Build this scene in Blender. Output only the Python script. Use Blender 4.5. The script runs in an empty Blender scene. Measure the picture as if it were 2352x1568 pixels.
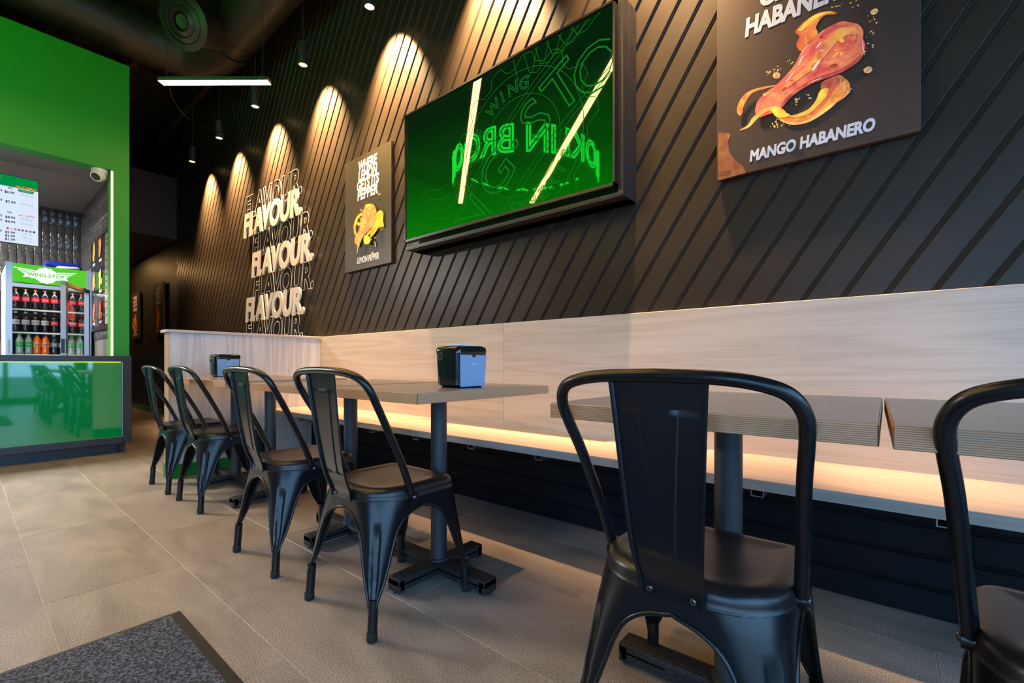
import bpy, bmesh, math, random
from mathutils import Vector, Matrix
R = random.Random(7)
S = bpy.context.scene
COL = S.collection
PI = math.pi
# ------------------------------------------------------------ camera, world, exposure
CX, F, V0, CH, YAW = 1176.0, 1045.0, 836.0, 0.85, math.radians(39.5)
cam = bpy.data.cameras.new('camera'); cam.sensor_width = 36; cam.lens = 36 * F / 2352
cam.shift_y = (V0 - 784) / 2352; cam.clip_start = .02; cam.clip_end = 200
co = bpy.data.objects.new('camera', cam); COL.objects.link(co)
co.location = (0, 0, CH); co.rotation_euler = (PI / 2, 0, YAW); S.camera = co
S.view_settings.view_transform = 'Standard'; S.view_settings.look = 'None'
S.view_settings.gamma = 1; S.view_settings.use_curve_mapping = False
S.view_settings.exposure = 0.0
S.cycles.use_denoising = True; S.cycles.max_bounces = 8; S.cycles.diffuse_bounces = 4; S.cycles.glossy_bounces = 4
S.cycles.transparent_max_bounces = 12; S.cycles.transmission_bounces = 6
S.cycles.caustics_reflective = False; S.cycles.caustics_refractive = False; S.cycles.sample_clamp_indirect = 6
W = bpy.data.worlds.new('world'); S.world = W; W.use_nodes = True
bg = W.node_tree.nodes['Background']; bg.inputs[0].default_value = (.30, .60, 1.0, 1); bg.inputs[1].default_value = 6.5
def light(name, kind, loc, energy, color, rot=(0, 0, 0), **kw):
    l = bpy.data.lights.new(name, kind); l.energy = energy; l.color = color
    for k, v in kw.items(): setattr(l, k, v)
    o = bpy.data.objects.new(name, l); COL.objects.link(o); o.location = loc; o.rotation_euler = rot
    return o
WARM = (1.0, .60, .28)
# kitchen ceiling panel, unseen corridor lamp added to warm the corridor
light('kitchen_ceiling_light', 'AREA', (-6.75, -1.2, 2.66), 400, (1, .96, .9), shape='RECTANGLE', size=1.2, size_y=.6)
light('corridor_fill_light', 'AREA', (-11.2, 1.5, 2.80), 18, (1, .55, .2), shape='RECTANGLE', size=.5, size_y=.5)

# ------------------------------------------------------------ helpers
sn, cs = math.sin(YAW), math.cos(YAW)
def ray(u, v):
    t = (u - CX) / F
    return Vector((-sn + t * cs, cs + t * sn, (V0 - v) / F))
def onY(u, v, Y):                    # point of the plane y=Y (a wall) seen at a measured photo position
    r = ray(u, v); d = Y / r.y; return Vector((r.x * d, Y, CH + r.z * d))
def onX(u, v, X):
    r = ray(u, v); d = X / r.x; return Vector((X, r.y * d, CH + r.z * d))

ORG = {}
class MB:
    def __init__(s): s.v = []; s.f = []; s.m = []; s.c = None
    def add(s, vs, fs, mi=0):
        b = len(s.v); s.v += [Vector(p) for p in vs]
        s.f += [tuple(i + b for i in f) for f in fs]; s.m += [mi] * len(fs); return s
    def box(s, x0, x1, y0, y1, z0, z1, mi=0):
        vs = [(x, y, z) for z in (z0, z1) for y in (y0, y1) for x in (x0, x1)]
        return s.add(vs, [(0, 2, 3, 1), (4, 5, 7, 6), (0, 1, 5, 4), (2, 6, 7, 3), (0, 4, 6, 2), (1, 3, 7, 5)], mi)
    def bbox(s, x0, x1, y0, y1, z0, z1, b=.004, seg=2, mi=0):
        bm = bmesh.new(); bmesh.ops.create_cube(bm, size=1)
        for v in bm.verts: v.co = Vector(((x0 + x1) / 2 + v.co.x * (x1 - x0), (y0 + y1) / 2 + v.co.y * (y1 - y0), (z0 + z1) / 2 + v.co.z * (z1 - z0)))
        bmesh.ops.bevel(bm, geom=bm.edges[:], offset=b, segments=seg, affect='EDGES', profile=.5)
        bm.verts.index_update()
        s.add([v.co.copy() for v in bm.verts], [[v.index for v in f.verts] for f in bm.faces], mi); bm.free(); return s
    def ring(s, rings, close=True, cap0=True, cap1=True, mi=0):
        n = len(rings[0]); vs = [p for r in rings for p in r]; fs = []
        for k in range(len(rings) - 1):
            for i in range(n if close else n - 1):
                j = (i + 1) % n; fs.append((k * n + i, k * n + j, (k + 1) * n + j, (k + 1) * n + i))
        if cap0: fs.append(tuple(range(n))[::-1])
        if cap1: fs.append(tuple(range((len(rings) - 1) * n, len(rings) * n)))
        return s.add(vs, fs, mi)
    def tube(s, pts, r, n=10, caps=True, mi=0, rs=None):
        pts = [Vector(p) for p in pts]; rings = []; up = None
        for i, p in enumerate(pts):
            a = pts[max(i - 1, 0)]; b = pts[min(i + 1, len(pts) - 1)]; t = (b - a).normalized()
            if up is None:
                up = Vector((0, 0, 1)) if abs(t.z) < .9 else Vector((0, 1, 0))
            x = t.cross(up).normalized(); up = x.cross(t).normalized()
            rr = rs[i] if rs else r
            rings.append([p + x * (rr * math.cos(2 * PI * k / n)) + up * (rr * math.sin(2 * PI * k / n)) for k in range(n)])
        return s.ring(rings, True, caps, caps, mi)
    def lathe(s, prof, c=(0, 0, 0), n=20, mi=0, cap0=True, cap1=True):
        c = Vector(c)
        return s.ring([[c + Vector((r * math.cos(2 * PI * k / n), r * math.sin(2 * PI * k / n), z)) for k in range(n)] for r, z in prof], True, cap0, cap1, mi)
    def prism(s, poly, axis, a, b, mi=0):   # poly in the two other axes, extruded along axis
        def P(p, h): return {'x': (h, p[0], p[1]), 'y': (p[0], h, p[1]), 'z': (p[0], p[1], h)}[axis]
        return s.ring([[P(p, a) for p in poly], [P(p, b) for p in poly]], True, True, True, mi)
    def xf(s, M):
        s.v = [M @ p for p in s.v]; return s
    def mesh(s, name, mats, off=Vector((0, 0, 0)), smooth=None, fixn=True):
        me = bpy.data.meshes.new(name)
        me.from_pydata([p - off for p in s.v], [], s.f)
        for m in (mats if isinstance(mats, (list, tuple)) else [mats]): me.materials.append(m)
        me.polygons.foreach_set('material_index', s.m)
        if fixn:
            bm = bmesh.new(); bm.from_mesh(me); bmesh.ops.recalc_face_normals(bm, faces=bm.faces); bm.to_mesh(me); bm.free()
        if smooth:
            me.shade_smooth(); me.set_sharp_from_angle(angle=math.radians(smooth))
        if s.c:
            at = me.color_attributes.new('Col', 'FLOAT_COLOR', 'CORNER')
            k = 0
            for pi, p in enumerate(me.polygons):
                for _ in p.loop_indices:
                    at.data[k].color = (*s.c[pi], 1); k += 1
        me.update(); return me
    def build(s, name, mats, parent=None, label=None, smooth=None, cat=None, group=None, kind=None, fixn=True):
        off = ORG.get(parent, Vector((0, 0, 0))) if parent else Vector((0, 0, 0))
        o = bpy.data.objects.new(name, s.mesh(name, mats, off, smooth, fixn)); COL.objects.link(o)
        if parent: o.parent = parent; ORG[o] = off
        if label: o['label'] = label
        if cat: o['category'] = cat
        if group: o['group'] = group
        if kind: o['kind'] = kind
        return o
def thing(name, label, cat, loc=(0, 0, 0), group=None):
    o = bpy.data.objects.new(name, None); COL.objects.link(o); o.location = loc; o.empty_display_size = .1
    o['label'] = label; o['category'] = cat
    if group: o['group'] = group
    ORG[o] = Vector(loc); return o
def copy_tree(o, parent=None):
    c = o.copy(); COL.objects.link(c)
    if parent: c.parent = parent
    for ch in list(o.children): copy_tree(ch, c)
    return c
def structure(name, mb, mats, **k): return mb.build(name, mats, kind='structure', **k)
def bezier(pts, n=8):                # catmull-rom through points
    P = [Vector(p) for p in pts]; out = []
    for i in range(len(P) - 1):
        a = P[i - 1] if i else P[0] * 2 - P[1]; b, c = P[i], P[i + 1]; d = P[i + 2] if i + 2 < len(P) else P[-1] * 2 - P[-2]
        for k in range(n):
            t = k / n
            out.append(.5 * ((2 * b) + (c - a) * t + (2 * a - 5 * b + 4 * c - d) * t * t + (3 * b - a - 3 * c + d) * t ** 3))
    out.append(P[-1]); return out

# text -------------------------------------------------------------------------------
_tc = {}
def text_raw(body, offset=0, shear=0, stroke=0, ribbon=0, res=4, spacing=1.0, extrude=0):
    key = (body, offset, shear, stroke, ribbon, res, spacing, extrude)
    if key in _tc: return _tc[key]
    V = []; Fc = []
    def grab(fill, bev, ex):
        c = bpy.data.curves.new('t', 'FONT'); c.body = body; c.offset = offset; c.shear = shear; c.resolution_u = res
        c.space_character = spacing; c.extrude = ex
        if not fill: c.fill_mode = 'NONE'; c.bevel_depth = bev; c.bevel_resolution = 0
        o = bpy.data.objects.new('t', c); COL.objects.link(o)
        dg = bpy.context.evaluated_depsgraph_get(); me = o.evaluated_get(dg).to_mesh()
        b = len(V); V.extend(v.co.copy() for v in me.vertices); Fc.extend(tuple(i + b for i in p.vertices) for p in me.polygons)
        o.evaluated_get(dg).to_mesh_clear(); bpy.data.objects.remove(o); bpy.data.curves.remove(c)
    if stroke: grab(False, stroke, 0)
    else:
        grab(True, 0, extrude)
        if ribbon: grab(False, ribbon, 0)
    _tc[key] = (V, Fc); return _tc[key]
def text_fit(body, O, ux, uy, W_, H_, depth=.0006, zscale=None, **k):
    """text whose bounding box is W_ x H_ with its lower left corner at O, in the plane ux, uy"""
    V, Fc = text_raw(body, **k)
    x0 = min(v.x for v in V); x1 = max(v.x for v in V); y0 = min(v.y for v in V); y1 = max(v.y for v in V)
    O = Vector(O); ux = Vector(ux).normalized(); uy = Vector(uy).normalized(); un = ux.cross(uy)
    sx = W_ / (x1 - x0); sy = (H_ / (y1 - y0)) if H_ else sx
    zs = zscale if zscale is not None else .0003
    zm = max(abs(v.z) for v in V) or 1
    return [O + ux * ((v.x - x0) * sx) + uy * ((v.y - y0) * sy) + un * (depth + v.z / zm * zs) for v in V], Fc
def islands(V, Fc):
    key = {}; rep = []
    for i, v in enumerate(V):
        k = (round(v.x, 5), round(v.y, 5), round(v.z, 5)); rep.append(key.setdefault(k, i))
    par = list(range(len(V)))
    def find(a):
        while par[a] != a: par[a] = par[par[a]]; a = par[a]
        return a
    for f in Fc:
        for i in f[1:]: par[find(rep[i])] = find(rep[f[0]])
    g = {}
    for f in Fc: g.setdefault(find(rep[f[0]]), []).append(f)
    return list(g.values())

# materials ---------------------------------------------------------------------------
def nt(name):
    m = bpy.data.materials.new(name); m.use_nodes = True; t = m.node_tree
    return m, t, t.nodes['Principled BSDF'], t.nodes.new, t.links.new
def mat(name, col, rough=.5, metal=0, spec=.5, emit=None, es=0, noise=0, nscale=8, bump=0, bscale=40, stretch=None, coat=0, rvar=0):
    m, t, p, N, L = nt(name)
    p.inputs['Base Color'].default_value = (*col, 1); p.inputs['Roughness'].default_value = rough
    p.inputs['Metallic'].default_value = metal; p.inputs['Specular IOR Level'].default_value = spec
    p.inputs['Coat Weight'].default_value = coat; p.inputs['Coat Roughness'].default_value = .05
    if emit: p.inputs['Emission Color'].default_value = (*emit, 1); p.inputs['Emission Strength'].default_value = es
    if noise or bump or rvar:
        tc = N('ShaderNodeTexCoord'); mp = N('ShaderNodeMapping'); L(tc.outputs['Object'], mp.inputs[0])
        if stretch: mp.inputs['Scale'].default_value = stretch
        nz = N('ShaderNodeTexNoise'); nz.inputs['Scale'].default_value = nscale; nz.inputs['Detail'].default_value = 5; L(mp.outputs[0], nz.inputs[0])
        if noise:
            r = N('ShaderNodeValToRGB'); L(nz.outputs[0], r.inputs[0]); r.color_ramp.elements[0].position = .3; r.color_ramp.elements[1].position = .7
            r.color_ramp.elements[0].color = (*[c * (1 - noise) for c in col], 1); r.color_ramp.elements[1].color = (*[min(1, c * (1 + noise)) for c in col], 1)
            L(r.outputs[0], p.inputs['Base Color'])
        if rvar:
            mr = N('ShaderNodeMapRange'); L(nz.outputs[0], mr.inputs[0]); mr.inputs[3].default_value = max(0, rough - rvar); mr.inputs[4].default_value = rough + rvar; L(mr.outputs[0], p.inputs['Roughness'])
        if bump:
            nb = N('ShaderNodeTexNoise'); nb.inputs['Scale'].default_value = bscale; nb.inputs['Detail'].default_value = 3; L(mp.outputs[0], nb.inputs[0])
            bp = N('ShaderNodeBump'); bp.inputs['Strength'].default_value = bump; bp.inputs['Distance'].default_value = .01; L(nb.outputs[0], bp.inputs['Height']); L(bp.outputs[0], p.inputs['Normal'])
    return m
def emis(name, col, s):
    m = bpy.data.materials.new(name); m.use_nodes = True; t = m.node_tree; t.nodes.clear()
    e = t.nodes.new('ShaderNodeEmission'); e.inputs[0].default_value = (*col, 1); e.inputs[1].default_value = s
    o = t.nodes.new('ShaderNodeOutputMaterial'); t.links.new(e.outputs[0], o.inputs[0]); return m
def wood(name, c0, c1, axis, rough=.45, scale=1.0):
    """light laminate with fine streaks and cathedral figure running along one axis"""
    m, t, p, N, L = nt(name)
    tc = N('ShaderNodeTexCoord'); oi = N('ShaderNodeObjectInfo')
    ad = N('ShaderNodeVectorMath'); ad.operation = 'MULTIPLY_ADD'; L(oi.outputs['Random'], ad.inputs[0]); ad.inputs[1].default_value = (7, 11, 5); L(tc.outputs['Object'], ad.inputs[2])
    mp = N('ShaderNodeMapping'); L(ad.outputs[0], mp.inputs[0])
    a = {'x': (.55, 9, 9), 'y': (9, .55, 9), 'z': (9, 9, .55)}[axis]; mp.inputs['Scale'].default_value = [q * scale for q in a]
    n1 = N('ShaderNodeTexNoise'); n1.inputs['Scale'].default_value = .9; n1.inputs['Detail'].default_value = 2; L(mp.outputs[0], n1.inputs[0])
    w = N('ShaderNodeMath'); w.operation = 'MULTIPLY'; L(n1.outputs[0], w.inputs[0]); w.inputs[1].default_value = 11
    fr = N('ShaderNodeMath'); fr.operation = 'PINGPONG'; L(w.outputs[0], fr.inputs[0]); fr.inputs[1].default_value = 1
    mp2 = N('ShaderNodeMapping'); L(ad.outputs[0], mp2.inputs[0]); mp2.inputs['Scale'].default_value = [q * (3 if q < 1 else 15) * scale for q in a]
    n2 = N('ShaderNodeTexNoise'); n2.inputs['Scale'].default_value = 2.0; n2.inputs['Detail'].default_value = 6; L(mp2.outputs[0], n2.inputs[0])
    mx = N('ShaderNodeMix'); mx.inputs[0].default_value = .72; L(fr.outputs[0], mx.inputs[2]); L(n2.outputs[0], mx.inputs[3])
    r = N('ShaderNodeValToRGB'); L(mx.outputs[0], r.inputs[0]); r.color_ramp.elements[0].position = .28; r.color_ramp.elements[1].position = .60
    r.color_ramp.elements[0].color = (*c0, 1); r.color_ramp.elements[1].color = (*c1, 1)
    L(r.outputs[0], p.inputs['Base Color']); p.inputs['Roughness'].default_value = rough; return m
def stripes(name, c0, c1, n):
    """thin layered edge, bands along z"""
    m, t, p, N, L = nt(name)
    tc = N('ShaderNodeTexCoord'); sp = N('ShaderNodeSeparateXYZ'); L(tc.outputs['Object'], sp.inputs[0])
    mu = N('ShaderNodeMath'); mu.operation = 'MULTIPLY'; L(sp.outputs[2], mu.inputs[0]); mu.inputs[1].default_value = n
    fr = N('ShaderNodeMath'); fr.operation = 'PINGPONG'; L(mu.outputs[0], fr.inputs[0]); fr.inputs[1].default_value = .5
    r = N('ShaderNodeValToRGB'); L(fr.outputs[0], r.inputs[0]); r.color_ramp.elements[0].position = .12; r.color_ramp.elements[1].position = .3
    r.color_ramp.elements[0].color = (*c0, 1); r.color_ramp.elements[1].color = (*c1, 1)
    L(r.outputs[0], p.inputs['Base Color']); p.inputs['Roughness'].default_value = .5; return m
def glass(name, tint=(1, 1, 1), refl=.06):
    m = bpy.data.materials.new(name); m.use_nodes = True; t = m.node_tree; t.nodes.clear(); N = t.nodes.new; L = t.links.new
    o = N('ShaderNodeOutputMaterial'); mx = N('ShaderNodeMixShader'); tr = N('ShaderNodeBsdfTransparent'); tr.inputs[0].default_value = (*tint, 1)
    gl = N('ShaderNodeBsdfGlossy'); gl.inputs['Roughness'].default_value = .01; fz = N('ShaderNodeFresnel'); fz.inputs[0].default_value = 1.45
    ge = N('ShaderNodeNewGeometry'); iv = N('ShaderNodeMath'); iv.operation = 'SUBTRACT'; iv.inputs[0].default_value = 1; L(ge.outputs['Backfacing'], iv.inputs[1])
    ml = N('ShaderNodeMath'); ml.operation = 'MULTIPLY'; L(fz.outputs[0], ml.inputs[0]); L(iv.outputs[0], ml.inputs[1]); L(ml.outputs[0], mx.inputs[0]); L(tr.outputs[0], mx.inputs[1]); L(gl.outputs[0], mx.inputs[2]); L(mx.outputs[0], o.inputs[0]); return m
def print_mat(name, rough=.45, var=.0):
    m, t, p, N, L = nt(name)
    a = N('ShaderNodeVertexColor'); a.layer_name = 'Col'
    if var:
        tc = N('ShaderNodeTexCoord'); nz = N('ShaderNodeTexNoise'); nz.inputs['Scale'].default_value = 16; nz.inputs['Detail'].default_value = 6; nz.inputs['Distortion'].default_value = 1.2; L(tc.outputs['Object'], nz.inputs[0])
        hs = N('ShaderNodeHueSaturation'); L(a.outputs[0], hs.inputs['Color'])
        mr = N('ShaderNodeMapRange'); L(nz.outputs[0], mr.inputs[0]); mr.inputs[1].default_value = .3; mr.inputs[2].default_value = .7; mr.inputs[3].default_value = .5 - var * .5; mr.inputs[4].default_value = .5 + var; L(mr.outputs[0], hs.inputs['Hue'])
        mv = N('ShaderNodeMapRange'); L(nz.outputs[0], mv.inputs[0]); mv.inputs[1].default_value = .3; mv.inputs[2].default_value = .7; mv.inputs[3].default_value = 1.0; mv.inputs[4].default_value = 1.75; L(mv.outputs[0], hs.inputs['Value'])
        L(hs.outputs[0], p.inputs['Base Color'])
    else: L(a.outputs[0], p.inputs['Base Color'])
    p.inputs['Roughness'].default_value = rough; return m

M = dict(
    black=mat('black_powder_coat', (.0045, .0056, .0078), .29, spec=.4, bump=.015, bscale=900),
    seat=mat('black_seat_paint', (.010, .010, .011), .34, spec=.5, bump=.02, bscale=900),
    pole=mat('textured_black_pole', (.02, .024, .03), .42, spec=.6, bump=.25, bscale=700),
    castiron=mat('rough_black_iron', (.012, .012, .014), .55, bump=.5, bscale=160),
    steel=mat('dark_steel', (.16, .16, .165), .28, 1),
    rubber=mat('black_rubber', (.01, .01, .01), .6),
    wall=mat('charcoal_wall_paint', (.032, .0238, .0165), .36, spec=.22, noise=.12, nscale=3, bump=.04, bscale=500, rvar=.05),
    wallplain=mat('charcoal_plain_paint', (.022, .021, .02), .5),
    base_black=mat('black_base_board', (.006, .007, .009), .5, spec=.15, bump=.03, bscale=500),
    green=mat('green_paint', (.010, .27, .008), .5, noise=.03, nscale=3),
    greenkick=mat('green_kick_laminate', (.0, .17, .015), .4),
    greenglass=mat('green_back_painted_glass', (.0, .24, .06), .03, spec=.9, coat=.6),
    ceil=mat('dark_ceiling', (.012, .011, .010), .8),
    duct=mat('dark_duct', (.026, .023, .021), .42, bump=.05, bscale=20),
    gray=mat('gray_plaster', (.16, .15, .15), .7),
    bulk=mat('warm_gray_plaster', (.055, .052, .05), .7),
    white=mat('white_paint', (.75, .75, .75), .45),
    printwhite=mat('white_print', (.66, .67, .74), .5),
    counterblack=mat('blue_black_laminate', (.018, .021, .028), .4, noise=.2, nscale=12),
    backwood=wood('pale_ash_backrest', (.445, .36, .285), (.55, .46, .38), 'x'),
    seatwood=wood('pale_ash_seat', (.48, .37, .31), (.57, .455, .385), 'x', scale=.8),
    edgewood=wood('pale_ash_edge', (.30, .28, .25), (.40, .38, .34), 'x'),
    divwood=wood('bleached_ash_divider', (.44, .42, .40), (.62, .60, .57), 'z'),
    endwood=mat('tan_edge_banding', (.42, .29, .19), .5, noise=.08, nscale=20),
    capwood=mat('cream_cap', (.5, .46, .41), .45),
    tabletop=mat('taupe_laminate', (.27, .225, .195), .27, spec=.5, noise=.03, nscale=30),
    tedge=stripes('layered_table_edge', (.30, .13, .055), (.58, .33, .175), 300),
    tile=None, mortar=mat('dark_grout', (.10, .095, .09), .8),
    ftile=None, grout=mat('pale_floor_grout', (.44, .37, .31), .85),
    mat=None, matrim=mat('mat_rubber_edge', (.018, .017, .016), .7, bump=.1, bscale=200),
    lampcase=mat('graphite_lamp_case', (.03, .03, .032), .45),
    warmglow=emis('warm_linear_glow', (1.0, .57, .20), 50),
    spotglow=emis('spot_lens_glow', (1.0, .62, .25), 12),
    coolled=emis('cool_led', (.75, .88, 1), 16),
    stripled=emis('warm_white_led_profile', (1, .86, .66), 1.15),
    limeled=emis('lime_led', (.45, .9, .02), 2.2),
    neon=emis('green_neon', (.01, 1, .05), 11.0),
    dispenser=mat('smoked_black_plastic', (.008, .009, .010), .09, spec=.6),
    reflectblue=mat('cover_reflection_blue', (.15, .34, .56), .12, spec=.9, coat=.8),  # blue base colour paints the window reflection on the clear cover
    napkin=mat('white_napkin', (.75, .75, .75), .8),
    aluminium=mat('brushed_aluminium', (.42, .42, .43), .38, 1, bump=.03, bscale=300),
    coolergray=mat('gray_cooler_paint', (.32, .33, .35), .4),
    coolerdark=mat('dark_cooler_liner', (.03, .03, .035), .5),
    cola=mat('dark_cola_bottle', (.012, .006, .005), .16, spec=.5),
    clearb=mat('clear_bottle', (.30, .40, .36), .08, spec=.8),
    orangeb=mat('orange_soda_bottle', (.75, .12, .005), .1, spec=.7),
    darkb=mat('dark_root_beer_bottle', (.015, .012, .02), .08, spec=.8),
    redl=mat('red_label', (.62, .008, .012), .4), silverl=mat('silver_label', (.55, .55, .56), .4), greenl=mat('green_label', (.01, .36, .05), .4),
    bluel=mat('orange_blue_label', (.75, .22, .06), .4), pinkl=mat('white_black_label', (.22, .22, .25), .4),
    redc=mat('red_cap', (.55, .01, .01), .4), whitec=mat('white_cap', (.6, .6, .62), .4), greenc=mat('green_cap', (.01, .4, .05), .4), bluec=mat('blue_cap', (.01, .04, .5), .4),
    posterdark=mat('dark_poster_board', (.062, .042, .034), .42, spec=.3), posteredge=mat('poster_edge', (.01, .01, .01), .5),
    posterlemon=mat('dark_olive_poster', (.040, .032, .022), .42),
    outline=mat('white_vinyl_outline', (.78, .72, .64), .5),
    letter=mat('pale_gray_letter_face', (.50, .48, .47), .45),
    print=print_mat('colour_print', .45), printfood=print_mat('food_print', .42, .03),
    tvframe=mat('tv_black_plastic', (.012, .012, .013), .3), surround=mat('tv_surround_black', (.02, .021, .024), .38),
    deck=mat('dark_roof_deck', (.02, .017, .014), .7),
    glass=glass('clear_glass'), blue=mat('blue_bag', (.005, .03, .42), .5),
    mull=mat('dark_window_frame', (.03, .03, .032), .45), asphalt=mat('asphalt', (.11, .11, .115), .9, noise=.15, nscale=3),
    concrete=mat('pale_concrete', (.35, .35, .35), .9, noise=.1, nscale=2),
)
# floor tile: warm gray stone with veins, own tone per tile
def floor_mat():
    m, t, p, N, L = nt('stone_floor_tile')
    tc = N('ShaderNodeTexCoord'); oi = N('ShaderNodeObjectInfo')
    ad = N('ShaderNodeVectorMath'); ad.operation = 'MULTIPLY_ADD'; L(oi.outputs['Random'], ad.inputs[0]); ad.inputs[1].default_value = (31, 17, 9); L(tc.outputs['Object'], ad.inputs[2])
    mp = N('ShaderNodeMapping'); L(ad.outputs[0], mp.inputs[0]); mp.inputs['Scale'].default_value = (1.2, 3.2, 1)
    a = N('ShaderNodeTexNoise'); a.inputs['Scale'].default_value = 1.3; a.inputs['Detail'].default_value = 7; a.inputs['Distortion'].default_value = 1.6; L(mp.outputs[0], a.inputs[0])
    b = N('ShaderNodeTexNoise'); b.inputs['Scale'].default_value = 330; b.inputs['Detail'].default_value = 2; L(tc.outputs['Object'], b.inputs[0])
    r = N('ShaderNodeValToRGB'); L(a.outputs[0], r.inputs[0]); e = r.color_ramp.elements
    e[0].position = .28; e[0].color = (.22, .185, .158, 1); e[1].position = .72; e[1].color = (.36, .305, .262, 1)
    mx = N('ShaderNodeMix'); mx.data_type = 'RGBA'; mx.blend_type = 'OVERLAY'; mx.inputs[0].default_value = .6; L(r.outputs[0], mx.inputs[6])
    r2 = N('ShaderNodeValToRGB'); L(b.outputs[0], r2.inputs[0]); r2.color_ramp.elements[0].position = .36; r2.color_ramp.elements[1].position = .62; L(r2.outputs[0], mx.inputs[7])
    hv = N('ShaderNodeHueSaturation'); L(mx.outputs[2], hv.inputs['Color']); mr = N('ShaderNodeMapRange'); L(oi.outputs['Random'], mr.inputs[0]); mr.inputs[3].default_value = .92; mr.inputs[4].default_value = 1.08; L(mr.outputs[0], hv.inputs['Value'])
    L(hv.outputs[0], p.inputs['Base Color'])
    bp = N('ShaderNodeBump'); bp.inputs['Strength'].default_value = .02; bp.inputs['Distance'].default_value = .001; L(b.outputs[0], bp.inputs['Height']); L(bp.outputs[0], p.inputs['Normal'])
    p.inputs['Roughness'].default_value = .38; return m
M['ftile'] = floor_mat()
def wave_tile():
    m, t, p, N, L = nt('glossy_wavy_tile'); p.inputs['Base Color'].default_value = (.075, .073, .07, 1); p.inputs['Roughness'].default_value = .07
    tc = N('ShaderNodeTexCoord'); n = N('ShaderNodeTexNoise'); n.inputs['Scale'].default_value = 13; n.inputs['Detail'].default_value = 1; L(tc.outputs['Object'], n.inputs[0])
    bp = N('ShaderNodeBump'); bp.inputs['Strength'].default_value = .8; bp.inputs['Distance'].default_value = .02; L(n.outputs[0], bp.inputs['Height']); L(bp.outputs[0], p.inputs['Normal']); return m
M['tile'] = wave_tile()
def mat_pile():
    m, t, p, N, L = nt('speckled_mat_pile'); p.inputs['Roughness'].default_value = .95
    tc = N('ShaderNodeTexCoord'); n = N('ShaderNodeTexNoise'); n.inputs['Scale'].default_value = 150; n.inputs['Detail'].default_value = 3; L(tc.outputs['Object'], n.inputs[0])
    r = N('ShaderNodeValToRGB'); L(n.outputs[0], r.inputs[0]); e = r.color_ramp.elements
    e[0].position = .42; e[0].color = (.011, .013, .019, 1); e[1].position = .66; e[1].color = (.13, .15, .20, 1); L(r.outputs[0], p.inputs['Base Color'])
    bp = N('ShaderNodeBump'); bp.inputs['Strength'].default_value = .9; bp.inputs['Distance'].default_value = .006; L(n.outputs[0], bp.inputs['Height']); L(bp.outputs[0], p.inputs['Normal']); return m
M['mat'] = mat_pile()

# ------------------------------------------------------------ room shell
XW, YL, ZC = 2.9, -4.2, 4.7          # storefront plane, left wall plane, ceiling height
YW = 2.19                            # slatted wall
o = structure('floor', MB().box(-14, XW, YL, 2.3, -.12, -.0012), M['grout'])
PX, PY, GP = .975, .411, .003
cell = MB().bbox(GP / 2, PX - GP / 2, GP / 2, PY - GP / 2, -.012, 0, .0006, 1)
tile_me = cell.mesh('tile', M['ftile'])
for j in range(-11, 6):
    y = .187 + j * PY; off = -1.33 if j % 2 == 0 else -1.84
    for i in range(-10 if y > .5 else -5, 5):
        x = off + i * PX
        if x > XW - .05 or y > 2.15 or y < YL: continue
        t = bpy.data.objects.new('tile', tile_me); COL.objects.link(t); t.location = (x, y, 0); t.parent = o
structure('ceiling', MB().box(-14, XW, YL, 2.4, ZC, ZC + .1), M['ceil'])
wr = structure('wall_right', MB().box(-14, XW, YW, YW + .12, 0, ZC).box(-4.1, XW, 2.085, YW, 0, .43), M['wallplain'])
# diagonal planks with two beads between each pair
SL = 1.56; PITCH = .1305; ZB, ZT, XE = 1.06, ZC, -8.67
PROF = [(.0, -.0185), (.1025, -.0185), (.1040, -.0180), (.1078, -.0142), (.1092, -.0142), (.1118, -.0172), (.1130, -.0182), (.1142, -.0172), (.1160, -.0146), (.1170, -.0146), (.1188, -.0172), (.1200, -.0182), (.1212, -.0172), (.1238, -.0142), (.1252, -.0142), (.1290, -.0180), (.1305, -.0185)]
x0 = .018 - .037
ks = range(-88, 24)
for k in ks:
    xb = x0 + k * PITCH
    z0 = ZB; z1 = ZT - .02
    if xb < XE: z0 = ZB + (XE - xb) * SL
    if xb + (z1 - ZB) / SL > XW - .2: z1 = ZB + (XW - .2 - xb) * SL
    if z1 - z0 < .1: continue
    a = [Vector((xb + (z0 - ZB) / SL + q, YW + h, z0)) for q, h in PROF]; b = [Vector((xb + (z1 - ZB) / SL + q, YW + h, z1)) for q, h in PROF]
    MB().ring([a, b], False, False, False).build('plank', M['wall'], wr)
for k in range(4):                     # horizontal boards under the bench
    for xa, xb in ((-4.1, .212), (.215, XW)):
        pr = [(0, -.004), (.001, -.022), (.088, -.022), (.089, -.014), (.0915, -.014), (.0925, -.02), (.096, -.02), (.097, -.014), (.0995, -.014), (.1005, -.022), (.1035, -.022), (.1045, -.004)]
        MB().ring([[Vector((x, 2.085 + h, .004 + k * .1045 + q)) for q, h in pr] for x in (xa, xb)], False, False, False).build('plank', M['base_black'], wr)
structure('wall_left', MB().box(-14, -.9, YL - .12, YL, 0, ZC).box(-.9, XW, YL - .12, YL, 2.75, ZC), M['wallplain'])
s2 = structure('window_2', MB().box(-.9, XW, YL - .12, YL, 0, .14).box(-.9, XW, YL - .12, YL, 2.69, 2.75), M['mull'])
for x in (-.87, .95, XW - .04): MB().box(x - .035, x + .035, YL - .1, YL + .02, .14, 2.69).build('mullion', M['mull'], s2)
for a, b in ((-.83, .91), (.99, XW - .08)): MB().box(a, b, YL - .06, YL - .054, .14, 2.69).build('pane', M['glass'], s2)
structure('wall_back', MB().box(-14.1, -14, YL, 2.3, 0, ZC), M['wallplain'])
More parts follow.
